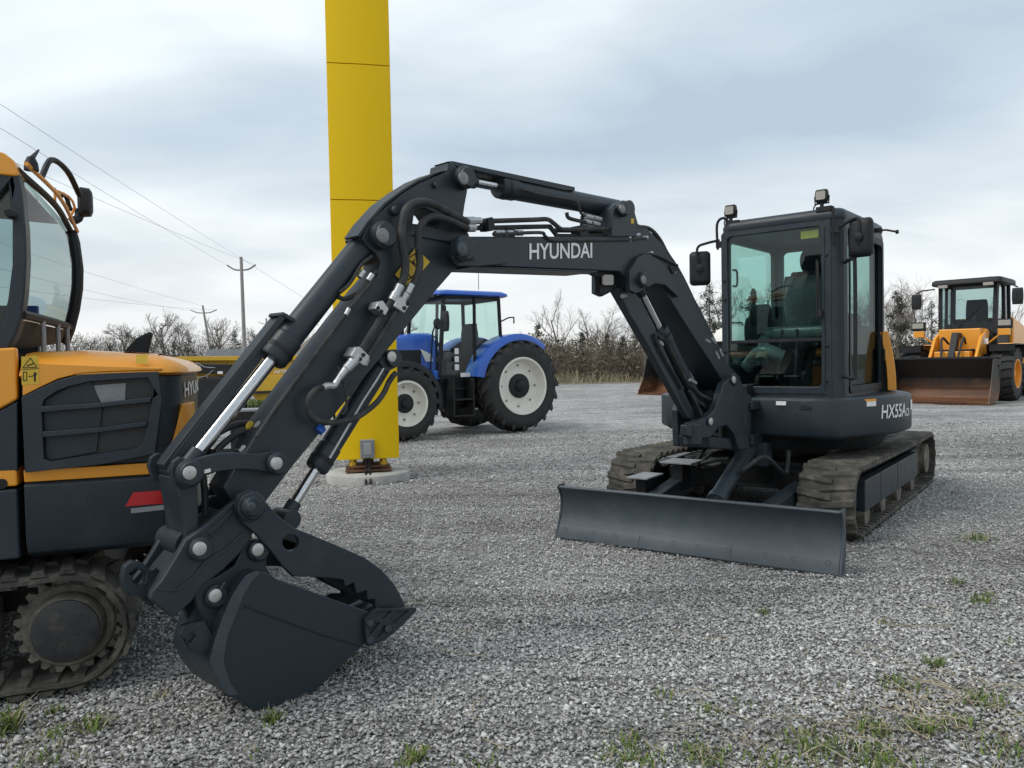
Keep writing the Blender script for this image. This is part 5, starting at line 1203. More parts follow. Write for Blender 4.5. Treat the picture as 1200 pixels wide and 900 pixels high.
# undercarriage
sc_ = lp(76, 742, .96)
LTP = ((1.15, .245, .20), (sc_.x, .255, .205))
for side in (1, -1):
    y = .765 * side
    tk = make_track(LX, y, .39, LTP, .10, side, LX, name='track')
    m = MB(); m.span(-.35, .95, y - .1, y + .08 * side, .14, .36); m.build('track_frame', M['mud'], tk, .01)
    m = MB()
    teeth = []
    for k in range(63):
        a = 2 * PI * k / 63; rr_ = .20 if k % 3 else .165; teeth.append((rr_ * math.cos(a) + sc_.x, rr_ * math.sin(a) + .255))
    m.prism(teeth, lambda u, v, q_: V((u, q_, v)), y + side * .06, y + side * .09); sp = m.build('sprocket', M['mud'], tk, .002)
    m = MB(); m.lathe((sc_.x, y + side * .09, .255), (0, side, 0), [(.175, 0), (.165, .015), (.14, .02), (.138, .06), (.125, .085)], 40); m.build('drive_housing', M['mud'], sp)
    m = MB(); m.lathe((sc_.x, y + side * .176, .255), (0, side, 0), [(.124, -.01), (.122, .012), (.10, .018), (.03, .02), (.0, .02)], 40); m.build('hub_cover', M['mud_dark'], sp)
    m = MB()
    for k in range(16):
        a = 2 * PI * k / 16; m.lathe((sc_.x + .153 * math.cos(a), y + side * .095, .255 + .153 * math.sin(a)), (0, side, 0), [(.009, 0), (.009, .014)], 6)
    m.build_each('hub_bolt', M['mud'], sp)
m = MB(); m.span(-.7, .8, -.55, .55, .25, .5); m.cyl((0, 0, .48), (0, 0, .60), .4); m.build('lower_frame', M['black'], LX)

# ------------------------------------------------------------------ yellow sign pylon
PYC = ground_at(432, 560); PY = Thing('sign_pylon', 'tall flat sided yellow sign pylon standing on a round concrete footing', 'pylon', PYC, (.2, -1))
m = MB(); 
for z0, z1 in ((.235, 3.075), (3.083, 4.545), (4.553, 6.0), (6.008, 8.2)):
    m.prism([(.16, -.34), (.165, -.33), (.175, 0), (.165, .33), (.16, .34), (-.16, .34), (-.175, 0), (-.16, -.34)], lambda u, v, q: V((u, v, q)), z0, z1)
m.build_each('pylon_panel', M['yellow'], PY, .003)
m = MB(); m.span(-.14, .14, -.3, .3, .3, 8.1); m.build('core', M['black'], PY)
m = MB(); m.lathe((0, 0, 0), (0, 0, 1), [(.47, -.05), (.47, .07), (.455, .085), (.0, .088)], 48); m.build('footing', M['concrete'], PY, sharp=50)
m = MB(); m.span(-.22, .22, -.25, .25, .10, .125); m.span(-.18, .2, -.22, .22, .14, .165); m.build_each('base_plate', M['rust'], PY, .003)
m = MB()
for x in (-.14, .14):
    for y in (-.17, .17): m.cyl((x, y, .09), (x, y, .25), .022); m.cyl((x, y, .165), (x, y, .2), .042, seg=6)
m.nxt_by(2); m.build_each('anchor_bolt', M['implement_yellow'], PY)
m = MB(); m.span(-.06, .06, -.06, .06, .16, .26); m.build('mast_stub', M['rust'], PY)
m = MB(); m.span(.176, .236, -.085, .07, .25, .455); jb = m.build('junction_box', M['galv'], PY, .01)
m = MB(); m.prism(rrect(-.05, .035, .29, .42, .01, 3), lambda u, v, q: V((q, u, v)), .236, .246); m.build('box_cover', M['zinc'], jb, .003)
m = MB(); m.tube([(.2, -.025, .26), (.205, -.025, .12), (.3, -.03, .09), (.46, -.035, .05), (.49, -.035, 0)], .013, 8, 3); m.tube([(.2, .01, .26), (.205, .01, .13), (.3, .015, .09), (.47, .015, .05), (.5, .015, 0)], .013, 8, 3); m.build_each('conduit', M['black'], PY)

# ------------------------------------------------------------------ blue tractor
TF = V((-.82, -.572, 0)).normalized(); TL = V((-TF.y, TF.x, 0))
TRC = V((.08, 13.9, 0)) - TL * .82
TR = Thing('tractor', 'blue farm tractor with white wheel rims and a glazed cab parked behind the yellow pylon', 'tractor', TRC, TF)
for s in (1, -1):
    tyre('rear_wheel', (0, s * .82, .83), (0, s, 0), .83, .46, .50, TR, 'white', 'black', nl=20, lug_h=.045)
    tyre('front_wheel', (2.28, s * .80, .62), (0, s, 0), .62, .36, .36, TR, 'white', 'black', nl=18, lug_h=.035)
m = MB(); m.span(-.35, 2.75, -.24, .24, .62, .98); m.span(2.0, 2.6, -.14, .14, .5, .7); m.cyl((0, -.7, .83), (0, .7, .83), .14); m.cyl((2.28, -.7, .62), (2.28, .7, .62), .09); m.span(.4, 1.3, .24, .55, .45, .85); m.span(.4, 1.3, -.55, -.24, .45, .85); m.build('chassis', M['black'], TR, .02)
m = MB(); hb = lambda x, w_, zt, zb: [V((x, -w_, zb)), V((x, w_, zb)), V((x, w_, zt - .16)), V((x, w_ * .86, zt - .05)), V((x, w_ * .5, zt)), V((x, -w_ * .5, zt)), V((x, -w_ * .86, zt - .05)), V((x, -w_, zt - .16))]
m.loft([hb(1.42, .40, 1.80, 1.05), hb(1.7, .38, 1.80, 1.0), hb(2.3, .36, 1.74, .98), hb(2.8, .34, 1.66, .98), hb(3.0, .30, 1.55, 1.02)]); hd = m.build('bonnet', M['blue'], TR, .01, sharp=45)
m = MB()
for s in (1, -1): m.span(1.7, 2.5, s * .372, s * .385, 1.12, 1.5)
m.build_each('side_grille', M['black'], hd)
m = MB(); m.add([(1.48, .405, 1.30), (1.62, .402, 1.30), (1.72, .40, 1.52), (1.5, .403, 1.42)], [(0, 1, 2, 3)]); m.build('white_marking', M['letter'], hd, recalc=False)
# fenders: arcs over the wheels
def fender(name, cx, cz, rad, y0, y1, a0, a1, mat, th=.03, parent=TR):
    m = MB(); rings = []
    for k in range(15):
        a = R(a0 + (a1 - a0) * k / 14); co_, si = math.cos(a), math.sin(a)
        rings.append([V((cx + (rad + d) * co_, y, cz + (rad + d) * si)) for d, y in ((0, y0), (th * .5, y0), (th, y0 + (y1 - y0) * .15), (th, y0 + (y1 - y0) * .85), (-.05, y1), (-.08, y1), (0, y0 + (y1 - y0) * .85))])
    m.loft(rings); return m.build(name, M[mat], parent, sharp=45)
for s in (1, -1):
    fender('rear_fender', 0, .83, .89, s * .52, s * 1.02, 38, 172 - 150, 'blue') if False else fender('rear_fender', .0, .83, .90, s * .50, s * 1.0, 12, 128, 'blue', .04)
    fender('front_fender', 2.28, .62, .68, s * .62, s * .96, 35, 190, 'black', .02)
# cab
def cxm(x): return .2 + (x + .5) * .787
class CMB(MB):
    def add(s, vs, fs): MB.add(s, [V((cxm(V(p).x), V(p).y, V(p).z)) for p in vs], fs)
m = CMB()
for s in (1, -1):
    m.bar((1.12, s * .62, 1.02), (.98, s * .62, 2.42), .07, .07); m.bar((.27, s * .70, 1.05), (.22, s * .66, 2.42), .06, .07); m.bar((-.50, s * .64, 1.55), (-.47, s * .62, 2.42), .07, .07)
    m.bar((1.0, s * .63, 2.40), (-.47, s * .63, 2.42), .06, .06); m.bar((1.12, s * .64, 1.04), (.27, s * .70, 1.04), .06, .05)
m.bar((1.0, -.62, 2.40), (1.0, .62, 2.40), .06, .06); m.bar((-.47, -.62, 2.4), (-.47, .62, 2.4), .06, .06); m.bar((-.5, -.62, 1.56), (-.5, .62, 1.56), .06, .06)
m.span(-.5, 1.1, -.62, .62, .92, 1.0)
cabm = m.build('cab_frame', M['black'], TR, .008)
def rr3(z, ins, dz=0): return [V((x, y, z + dz * (x - .2))) for x, y in rrect(-.70 + ins, 1.20 - ins, -.76 + ins, .76 - ins, .16, 5)]
m = CMB(); m.loft([rr3(2.43, .05), rr3(2.45, 0), rr3(2.49, .01), rr3(2.53, .09), rr3(2.545, .22)]); m.build('roof', M['blue'], TR, sharp=50)
m = CMB(); m.span(1.13, 1.20, -.6, .6, 2.40, 2.46); m.build('roof_lamps', M['black'], TR, .01)
for s in (1, -1):
    m = CMB(); m.add([(1.09, s * .63, 1.06), (.30, s * .695, 1.06), (.25, s * .655, 2.40), (.99, s * .615, 2.39)], [(0, 1, 2, 3)]); m.build('window', M['glass'], cabm, recalc=False)
    m = CMB(); m.add([(.25, s * .69, 1.10), (-.0, s * .69, 1.72), (-.49, s * .64, 1.6), (-.47, s * .62, 2.39), (.21, s * .655, 2.40)], [(0, 1, 2, 3, 4)]); m.build('window', M['glass'], cabm, recalc=False)
m = CMB(); m.add([(1.11, -.6, 1.1), (1.11, .6, 1.1), (.99, .6, 2.39), (.99, -.6, 2.39)], [(0, 1, 2, 3)]); m.build('window', M['glass'], cabm, recalc=False)
m = CMB(); m.add([(-.5, -.6, 1.6), (-.5, .6, 1.6), (-.47, .6, 2.39), (-.47, -.6, 2.39)], [(0, 1, 2, 3)]); m.build('window', M['glass'], cabm, recalc=False)
m = CMB(); soft(m, -.1, .4, -.26, .26, 1.3, 1.46, .04); soft(m, -.24, -.08, -.26, .26, 1.4, 1.98, .05); m.span(-.2, .3, -.25, .25, 1.0, 1.32); m.build('seat', M['black'], cabm)
m = CMB(); m.tube([(1.0, 0, 1.1), (.85, 0, 1.55)], .04, 8); m.tube([(.82 + .05 * math.sin(2 * PI * k / 20), .2 * math.cos(2 * PI * k / 20), 1.58 + .19 * math.sin(2 * PI * k / 20)) for k in range(21)], .016, 6); m.span(.9, 1.1, -.3, .3, 1.0, 1.35); m.build('steering_wheel', M['black'], cabm)
m = CMB(); m.span(-.45, .28, -.60, -.4, 1.0, 1.5); m.span(-.45, .1, .42, .60, 1.0, 1.5); m.build_each('console', M['black'], cabm, .02)
m = MB(); m.span(.95, 1.35, .62, .88, .34, .37); m.span(.95, 1.35, .58, .86, .62, .65); m.span(.93, .96, .58, .88, .34, 1.0); m.span(1.33, 1.36, .58, .88, .34, 1.0); m.span(1.0, 1.32, .60, .7, .80, .83); m.build('steps', M['black'], TR, .004)
m = MB(); m.span(.95, 1.55, .44, .6, .5, .98); m.build('fuel_tank', M['black'], TR, .04)
m = MB(); m.prism(rrect(.92, 1.12, 1.02, 1.09, .01, 2), lambda u, v, q: V((u, q, v)), .725, .73); m.build('white_sticker', M['letter'], TR)
m = MB()
for k in range(3): m.prism(rrect(1.14, 1.22, 1.14 + .14 * k, 1.24 + .14 * k, .01, 2), lambda u, v, q: V((u, q, v)), .71, .716)
m.build_each('warning_sticker', M['letter'], TR)
m = MB(); m.tube([(1.4, .64, 2.25), (1.5, .78, 2.28), (1.52, .95, 2.22), (1.52, .95, 2.14)], .014, 6); m.build('mirror_arm', M['black'], TR)
m = MB(); soft(m, 1.49, 1.55, .84, 1.04, 1.80, 2.14, .015); m.build('mirror', M['black'], TR)
m = MB(); m.tube([(1.6, .5, 1.0), (1.58, .6, 1.8), (1.56, .66, 1.92)], .015, 6); m.lathe((1.56, .7, 1.93), (-.4, .8, .2), [(.02, -.05), (.09, 0), (.1, .05), (.0, .055)], 16); m.build('work_light', M['black'], TR)
m = MB(); m.tube([(.22, .62, 1.98), (.12, .78, 2.06), (.1, .92, 2.06), (.1, .92, 1.95)], .014, 6); m.build('rear_mirror_arm', M['black'], TR)
m = MB(); m.cyl((1.62, -.5, 1.6), (1.62, -.5, 2.4), .05); m.build('exhaust_stack', M['black'], TR)
m = MB(); m.tube([(.5, .4, 2.58), (.5, .4, 3.05)], .006, 5); m.build('aerial', M['black'], TR)
m = MB(); m.box((1.5, .56, 1.06), (.12, .12, .16)); m.build('blue_reservoir', M['blue'], TR, .02)

# ------------------------------------------------------------------ orange wheel loader at the right
def bucket_wear():
    m_, N, Lk, B = new_mat('worn_bucket_paint'); t = N.new('ShaderNodeTexCoord'); sx_ = N.new('ShaderNodeSeparateXYZ'); Lk.new(t.outputs['Object'], sx_.inputs[0])
    a = nz(N, Lk, 2.5, 6, vec=t.outputs['Object']); mp = N.new('ShaderNodeMapping'); mp.inputs['Scale'].default_value = (1, .25, 3); Lk.new(t.outputs['Object'], mp.inputs[0]); b = nz(N, Lk, 3, 5, vec=mp.outputs[0])
    r = ramp(N, [(0.3, (0.06, 0.026, 0.013)), (0.55, (0.16, 0.068, 0.03)), (0.75, (0.27, 0.15, 0.075))]); Lk.new(b.outputs[0], r.inputs[0])
    ad = N.new('ShaderNodeMath'); ad.operation = 'MULTIPLY_ADD'; Lk.new(a.outputs[0], ad.inputs[0]); ad.inputs[1].default_value = .55; Lk.new(sx_.outputs[2], ad.inputs[2])
    q = N.new('ShaderNodeMapRange'); q.inputs[1].default_value = .5; q.inputs[2].default_value = .92; Lk.new(ad.outputs[0], q.inputs[0])
    Lk.new(mixc(N, Lk, q.outputs[0], r.outputs[0], (0.018, 0.017, 0.017)), B.inputs['Base Color']); B.inputs['Roughness'].default_value = .6; return m_
M['bucket_wear'] = bucket_wear()
def bucket_shell(mb, wd, x0=0.0, dep=1.05, hgt=1.12, th=.03):
    """x0 = cutting edge, opening forward (+x)"""
    pr = [(x0, .02), (x0 - .55 * dep, .03), (x0 - .85 * dep, .10), (x0 - dep, .32), (x0 - .97 * dep, .62), (x0 - .80 * dep, .86), (x0 - .55 * dep, hgt)]
    inn = [(x + .02, z + (.03 if i < 3 else .0)) if i < 3 else (x + .035, z - .004) for i, (x, z) in enumerate(pr)]
    mb.prism(pr + inn[::-1], lambda u, v, q: V((u, q, v)), -wd / 2, wd / 2)
    for s in (-1, 1): mb.prism(pr + [(x0 - .44 * dep, hgt - .03), (x0 - .25 * dep, .55), (x0 - .02, .12)], lambda u, v, q: V((u, q, v)), s * wd / 2, s * (wd / 2 + .025))
WF = V((-.7, -.714, 0)).normalized(); WE = ground_at(1096, 473.5)
WL = Thing('wheel_loader', 'orange wheel loader at the right edge with its wide rusty bucket lowered to the gravel', 'loader', WE, WF)
m = MB(); bucket_shell(m, 2.28); wb = m.build('bucket', M['bucket_wear'], WL, .008, sharp=30)
m = MB(); m.span(-.18, .02, -1.16, 1.16, .0, .019); m.build('cutting_edge', M['rust'], wb, .003)
m = MB(); m.span(-.60, -.50, -1.17, 1.17, 1.10, 1.16); m.build('top_lip', M['black'], wb, .01)
def arm_o(s):
    m = MB(); m.prism([(-1.07, .30), (-1.2, .25), (-1.55, .72), (-2.0, 1.30), (-2.6, 1.62), (-2.7, 1.82), (-2.5, 1.88), (-1.9, 1.66), (-1.4, 1.10), (-1.07, .55)], lambda u, v, q: V((u, q, v)), s * .50, s * .58); m.build('lift_arm', M['orange'], WL, .02)
    m = MB(); m.cyl((-2.7, s * .32, 1.1), (-1.9, s * .36, 1.3), .07); m.build('lift_cylinder', M['black'], WL)
for s in (1, -1): arm_o(s)
m = MB(); m.span(-1.9, -1.7, -.42, .42, 1.15, 1.35); m.prism([(-1.05, .85), (-1.2, .8), (-1.75, 1.4), (-1.85, 1.75), (-1.7, 1.8), (-1.5, 1.45)], lambda u, v, q: V((u, q, v)), -.08, .08); m.cyl((-1.7, 0, 1.7), (-2.6, 0, 1.75), .08); m.build('bell_crank', M['black'], WL, .015)
m = MB()
for s in (1, -1): m.tube([(-1.9, s * .2, 1.5), (-1.5, s * .25, 1.65), (-1.25, s * .2, 1.2), (-1.15, s * .15, .9)], .03, 6, 5)
m.build_each('hose', M['hose'], WL)
for s in (1, -1):
    tyre('front_wheel', (-2.15, s * 1.08, .70), (0, s, 0), .70, .52, .36, WL, 'orange', 'orange', lug='block', nl=20, lug_h=.04)
    tyre('rear_wheel', (-4.95, s * 1.08, .70), (0, s, 0), .70, .52, .36, WL, 'orange', 'orange', lug='block', nl=20, lug_h=.04)
    m = MB(); m.span(-2.85, -1.6, s * .80, s * 1.36, 1.44, 1.47); m.span(-2.9, -2.83, s * .80, s * 1.36, 1.1, 1.47); m.span(-1.64, -1.6, s * .80, s * 1.36, 1.28, 1.47); m.build('fender', M['black'], WL, .01)
    m = MB(); m.tube([(-2.3, s * .6, 1.47), (-2.2, s * .95, 1.75), (-2.2, s * 1.0, 1.9)], .025, 6); lb_ = m.build('lamp_post', M['orange'], WL)
    m = MB(); m.span(-2.28, -2.14, s * .86, s * 1.2, 1.88, 2.12); m.build('headlamp', M['black'], lb_, .02)
    m = MB(); m.span(-2.14, -2.13, s * .89, s * 1.17, 1.95, 2.09); m.build('lens', M['lens'], lb_)
    m = MB(); m.span(-2.26, -2.15, s * .88, s * 1.15, 1.70, 1.87); m.build('turn_lamp', M['orange'], lb_, .01)
m = MB(); m.span(-2.8, -1.4, -.42, .42, .55, 1.3); m.span(-2.75, -2.1, -.5, .5, 1.2, 1.9); m.build_each('front_frame', M['orange'], WL, .03)
m = MB(); m.cyl((-2.0, -.8, .7), (-2.0, .8, .7), .16); m.cyl((-4.85, -.8, .7), (-4.85, .8, .7), .16); m.span(-5.4, -2.9, -.5, .5, .6, 1.4); m.build_each('rear_frame', M['black'], WL, .02)
m = MB(); m.prism([(-4.3, 1.35), (-4.3, 2.25), (-5.6, 2.05), (-6.1, 1.8), (-6.15, 1.1), (-5.9, 1.0)], lambda u, v, q: V((u, q, v)), -.8, .8); m.build('engine_hood', M['orange'], WL, .05)
m = MB(); m.span(-4.25, -2.85, -.72, .72, 1.35, 1.75); m.build('cab_base', M['black'], WL, .02)
m = MB(); m.span(-4.2, -2.8, .73, 1.1, .9, 1.5); m.span(-4.2, -2.8, -1.1, -.73, .9, 1.5); m.build_each('side_box', M['orange'], WL, .03)
m = MB()
for s in (1, -1):
    m.bar((-2.85, s * .66, 1.75), (-2.95, s * .68, 3.12), .10, .12); m.bar((-4.2, s * .70, 1.75), (-4.2, s * .68, 3.12), .10, .12); m.bar((-3.6, s * .72, 1.75), (-3.6, s * .70, 3.12), .07, .08)
m.span(-4.2, -2.9, -.68, .68, 3.08, 3.14)
wc = m.build('cab_frame', M['black'], WL, .01)
m = MB(); m.loft([[V((x, y, z)) for x, y in rrect(-4.4 + i, -2.68 - i, -.86 + i, .86 - i, .1, 4)] for z, i in ((3.12, .03), (3.14, 0), (3.24, .01), (3.28, .06))]); m.build('roof', M['black'], wc, sharp=50)
m = MB(); m.add([(-2.86, -.62, 1.78), (-2.86, .62, 1.78), (-2.95, .64, 3.08), (-2.95, -.64, 3.08)], [(0, 1, 2, 3)]); m.build('window', M['glass_grey'], wc, recalc=False)
m = MB(); m.add([(-4.2, -.62, 2.2), (-4.2, .62, 2.2), (-4.2, .64, 3.08), (-4.2, -.64, 3.08)], [(0, 1, 2, 3)]); m.build('window', M['glass'], wc, recalc=False)
m = MB(); m.span(-4.22, -4.18, -.66, .66, 1.7, 2.2); m.build('rear_panel', M['black'], wc)
for s in (1, -1): m = MB(); m.add([(-2.9, s * .7, 1.8), (-4.15, s * .72, 1.8), (-4.15, s * .7, 3.08), (-2.98, s * .69, 3.08)], [(0, 1, 2, 3)]); m.build('window', M['glass_grey'], wc, recalc=False)
m = MB(); soft(m, -3.95, -3.8, -.28, .28, 2.0, 2.75, .05); soft(m, -3.9, -3.35, -.28, .28, 1.95, 2.12, .05); m.build('seat', M['black'], wc)
m = MB(); m.tube([(-3.0, .1, 1.8), (-3.2, .1, 2.25)], .05, 6); m.tube([(-3.2 + .06 * math.sin(2 * PI * k / 16), .1 + .2 * math.cos(2 * PI * k / 16), 2.28 + .17 * math.sin(2 * PI * k / 16)) for k in range(17)], .02, 5); m.span(-3.15, -2.92, -.55, .55, 1.75, 2.05); m.build('dashboard', M['black'], wc)
m = MB(); m.bar((-2.84, -.35, 1.8), (-2.9, .3, 2.5), .03, .02); m.build('wiper', M['black'], wc)
for s in (1, -1):
    m = MB(); m.tube([(-2.85, s * .8, 3.05), (-2.7, s * 1.1, 3.02), (-2.65, s * 1.22, 2.95)], .02, 6); ma = m.build('mirror_arm', M['black'], wc)
    m = MB(); soft(m, -2.70, -2.62, s * 1.22 - .13, s * 1.22 + .13, 2.5, 2.93, .02); m.build('mirror', M['black'], ma)
    m = MB(); m.span(-2.72, -2.64, s * .55 - .12, s * .55 + .12, 3.05, 3.13); m.build('roof_lamp', M['lens'], wc, .01)
m = MB(); m.cyl((-3.9, .3, 3.28), (-3.9, .3, 3.38), .08); m.build('beacon', M['letter'], wc)
m = MB(); m.span(-2.1, -2.09, .55, .68, 1.48, 1.62); m.build('white_sticker', M['letter'], WL)

# ------------------------------------------------------------------ second bucket and white tank half hidden behind the excavator
SB = Thing('loader_bucket', 'dark rusty loader bucket standing on the gravel beyond the excavator boom', 'bucket', ground_at(752, 462.5), (-.62, -.55))
m = MB(); bucket_shell(m, 2.3, dep=1.15, hgt=1.3); sbk = m.build('shell', M['bucket_wear'], SB, .008, sharp=30)
SB.o.location += SB.M.to_3x3() @ V((0, 1.0, 0))
m = MB(); m.span(-.16, .02, -1.18, 1.18, .0, .019); m.build('cutting_edge', M['rust'], SB, .003)
m = MB()
for s in (-.5, .5): m.prism([(-1.14, .3), (-1.3, .4), (-1.3, .9), (-1.05, .85)], lambda u, v, q: V((u, q, v)), s - .03, s + .03)
m.build_each('hook_plate', M['black'], SB, .01)
WT = Thing('tank', 'white rounded plastic tank behind the raised excavator boom', 'tank', at_depth(862, 430, 23) * V((1, 1, 0)) if False else V((at_depth(860, 430, 23).x, 23, 0)), (0, -1))
m = MB(); m.lathe((0, 0, 0), (0, 0, 1), [(.62, .0), (.66, .1), (.66, 1.5), (.64, 1.8), (.5, 2.05), (.28, 2.17), (.24, 2.2), (.24, 2.25)], 32); m.build('shell', M['white'], WT, sharp=50)
m = MB(); m.cyl((0, 0, 2.25), (0, 0, 2.29), .25); m.build('lid', M['black'], WT)

# ------------------------------------------------------------------ yellow spreader far left
SD = 19.6
SPR = Thing('manure_spreader', 'long yellow farm spreader with black drawbar gear parked behind the arm of the excavator', 'spreader', (at_depth(310, 430, SD).x, SD, 0), (1, 0))
def sp(x, y, dd=0): return SPR.L(on_plane(x, y, (0, SD + dd, 0), V((0, 1, 0))))
def st_(mb, pts, y0, y1, ref=0): return mb.prism([(lambda p: (p.x, p.z))(sp(x, y, ref)) for x, y in pts], lambda u, v, w_: V((u, w_, v)), y0, y1)
m = MB(); st_(m, [(203, 418), (420, 416), (420, 421.5), (203, 423)], -.08, .12); st_(m, [(203, 418), (420, 416), (420, 421.5), (203, 423)], 1.6, 1.8); m.build_each('top_rail', M['implement_yellow'], SPR, .01)
m = MB(); st_(m, [(203, 423), (420, 421.5), (420, 440), (203, 441)], .06, 1.66); hop = m.build('hopper', M['implement_yellow'], SPR, .01)
m = MB(); st_(m, [(272, 440), (420, 438), (420, 456), (300, 459), (272, 456)], -.06, 1.7); m.build('side_beam', M['implement_yellow'], SPR, .01)
m = MB(); st_(m, [(212, 441), (238, 441), (238, 452), (212, 452)], -.06, .2); m.build('front_beam', M['implement_yellow'], SPR, .01)
m = MB(); st_(m, [(296, 458.5), (420, 454), (420, 457), (296, 461.5)], -.1, .0); m.build('drive_shaft', M['black'], SPR)
m = MB(); st_(m, [(290, 461), (420, 457.5), (420, 467), (300, 469)], .1, 1.5); m.build('under_frame', M['implement_yellow'], SPR, .01)
m = MB(); st_(m, [(207, 425.5), (274, 427), (274, 437.5), (207, 437)], -.22, -.05); m.build('drawbar', M['black'], SPR, .02)
m = MB(); st_(m, [(236, 443), (262, 441), (282, 448), (283, 480), (262, 486), (236, 482)], -.3, .5); m.build('gearbox_guard', M['black'], SPR, .06)
m = MB(); m.tube([sp(225, 437, -.3), sp(226, 428, -.3), sp(232, 426, -.3), sp(240, 430, -.3), sp(252, 431, -.3)], .012, 6, 5); m.tube([sp(227, 433, -.3), sp(230, 441, -.3), sp(240, 441, -.3), sp(250, 434, -.3)], .010, 6, 5); m.build_each('cable', M['galv'], SPR)
m = MB(); st_(m, [(259, 435), (265, 435), (265, 438), (259, 438)], -.24, -.225); m.build('white_tag', M['letter'], SPR)
for px_, dd in ((223, -.1), (223, 1.5), (346, .2), (346, 1.6)):
    p = sp(px_, 468, dd); tyre('wheel', (p.x, p.y, .42), (0, -1, 0), .42, .32, .22, SPR, 'galv', 'black', lug=None, nl=0)
qa, qb, qc, qd = (sp(321, 437.6, .055), sp(342, 437.0, .055), sp(342, 433, .055), sp(321, 433.6, .055))
lettering('NITRO', quad_fn(*[q for q in (qa, qb, qc, qd)]), M['letter'], hop, .25, .02, label='white slanted lettering')
qa, qb, qc, qd = (sp(343, 437, .055), sp(352, 436.8, .055), sp(352, 433.6, .055), sp(343, 433.8, .055))
lettering('440', quad_fn(qa, qb, qc, qd), M['decal'], hop, .25, .02, label='yellow slanted number')
BXp = ground_at(294, 524)
BX = Thing('storage_box', 'small black box with a pale lid on the gravel behind the excavator arm', 'box', BXp, (.3, -1))
m = MB(); m.span(-.4, 0, -.30, .30, 0, .56); m.build('box_body', M['black'], BX, .02)
m = MB(); m.span(-.41, .01, -.31, .31, .56, .60); m.build('lid', M['galv'], BX, .008)

# ------------------------------------------------------------------ gravel heap, house, poles and wires
def mound(name, label, cat, c, rx, ry, h, mat, seed):
    m = MB(); N_ = 28
    def f(u, v):
        a = 2 * PI * u; r = v; z = h * max(0, 1 - r) ** .9 * (1 + .25 * noise.noise(V((math.cos(a) * r * 2 + seed, math.sin(a) * r * 2, 0)))) - (.05 if v > .99 else 0)
        return V((c[0] + rx * r * math.cos(a), c[1] + ry * r * math.sin(a), z))
    m.grid(f, 40, 12); return tag(m.build(name, mat, None, sharp=60), label, cat)
_g = at_depth(368, 420, 42)
mound('gravel_heap', 'pale grey heap of loose stone far behind the excavator arm', 'gravel heap', (_g.x, 42), 3.0, 3.0, 2.9, M['gravel'], 3)
hp_ = at_depth(276, 420, 85)
HS = Thing('house', 'small far house with grey gable roof and reddish brown walls below the utility pole', 'house', (hp_.x, 85, 0), (1, .2))
m = MB(); m.span(-2.6, 2.6, -2.2, 2.2, 0, 1.9); m.build('wall', mottled('brown_siding', [(.3, (.09, .04, .03)), (.7, (.14, .07, .05))], 2), HS)
m = MB(); m.prism([(-2.5, 1.9), (2.5, 1.9), (0, 3.1)], lambda u, v, q: V((q, u, v)), -2.9, 2.9); m.build('roof', mottled('dark_shingles', [(.3, (.09, .092, .1)), (.7, (.16, .165, .17))], 3), HS)
m = MB()
for x in (-1.4, 1.2): m.span(x - .4, x + .4, -2.24, -2.2, .8, 1.5)
m.build_each('window', M['black'], HS)

def pole(name, label, px_top, px_base, D, arm_w, r, extra=None, grp='wooden utility poles beyond the yard'):
    t = at_depth(*px_top, D); b = at_depth(*px_base, D)
    d = (b - t); b = t + d * (t.z / -d.z)
    P_ = Thing(name, label, 'utility pole', b, (1, 0), grp); t = P_.L(t)
    m = MB(); m.cyl((0, 0, -.1), t, r, r * .7, 12); m.build('shaft', M['wood_pole'], P_)
    m = MB(); 
    z = t.z - .10 * t.z
    k = z / t.z
    m.tube([V((-arm_w, 0, z + .35)) + t * 0 + V((t.x * k, 0, 0)), V((-arm_w * .5, 0, z)) + V((t.x * k, 0, 0)), V((t.x * k, 0, z - .05)), V((arm_w * .5, 0, z)) + V((t.x * k, 0, 0)), V((arm_w, 0, z + .35)) + V((t.x * k, 0, 0))], .07, 6, 3)
    m.build('cross_arm', M['wood_pole'], P_)
    return P_, t, z
P1, t1, z1 = pole('utility_pole', 'tall straight utility pole rising highest above the treeline at left', (282.5, 301), (287, 420), 62, 1.15, .17)
P2, t2, z2 = pole('utility_pole', 'smaller leaning utility pole left of the tallest pole', (237.5, 358), (248, 420), 100, 1.7, .17)
P3, t3, z3 = pole('utility_pole', 'faint distant utility pole right of the tallest pole', (312, 373), (313, 420), 150, 1.5, .22)
def wire(label, a, b, sag, r=.018):
    m = MB(); a, b = V(a), V(b)
    m.tube([a.lerp(b, k / 24) - V((0, 0, sag * 4 * (k / 24) * (1 - k / 24))) for k in range(25)], r, 5); tag(m.build('overhead_wire', M['wire'], None), label, 'wire', 'overhead wires')
W1 = P1.M @ t1
def wire_thru(label, start, px, D, sag, r): 
    q = at_depth(px[0], px[1], D); e = start + (q - start) * 1.45; wire(label, start, e, sag, r)
wire_thru('topmost overhead wire from the tall pole out past the left edge', W1 + V((0, 0, -.1)), (0, 117), 24, .15, .007)
wire_thru('middle overhead wire from the tall pole out past the left edge', P1.M @ V((t1.x - 1.15, 0, z1 + .35)), (0, 145), 24, .15, .007)
wire_thru('lowest overhead wire from the tall pole out past the left edge', P1.M @ V((t1.x + 1.15, 0, z1 + .35)), (0, 175), 25, .25, .007)
W2 = P2.M @ t2
wire_thru('upper faint wire from the leaning pole to the left edge', W2, (95, 313), 62, .3, .010)
wire_thru('second faint wire from the leaning pole to the left edge', P2.M @ V((t2.x - 1.7, 0, z2 + .3)), (95, 335), 62, .3, .010)
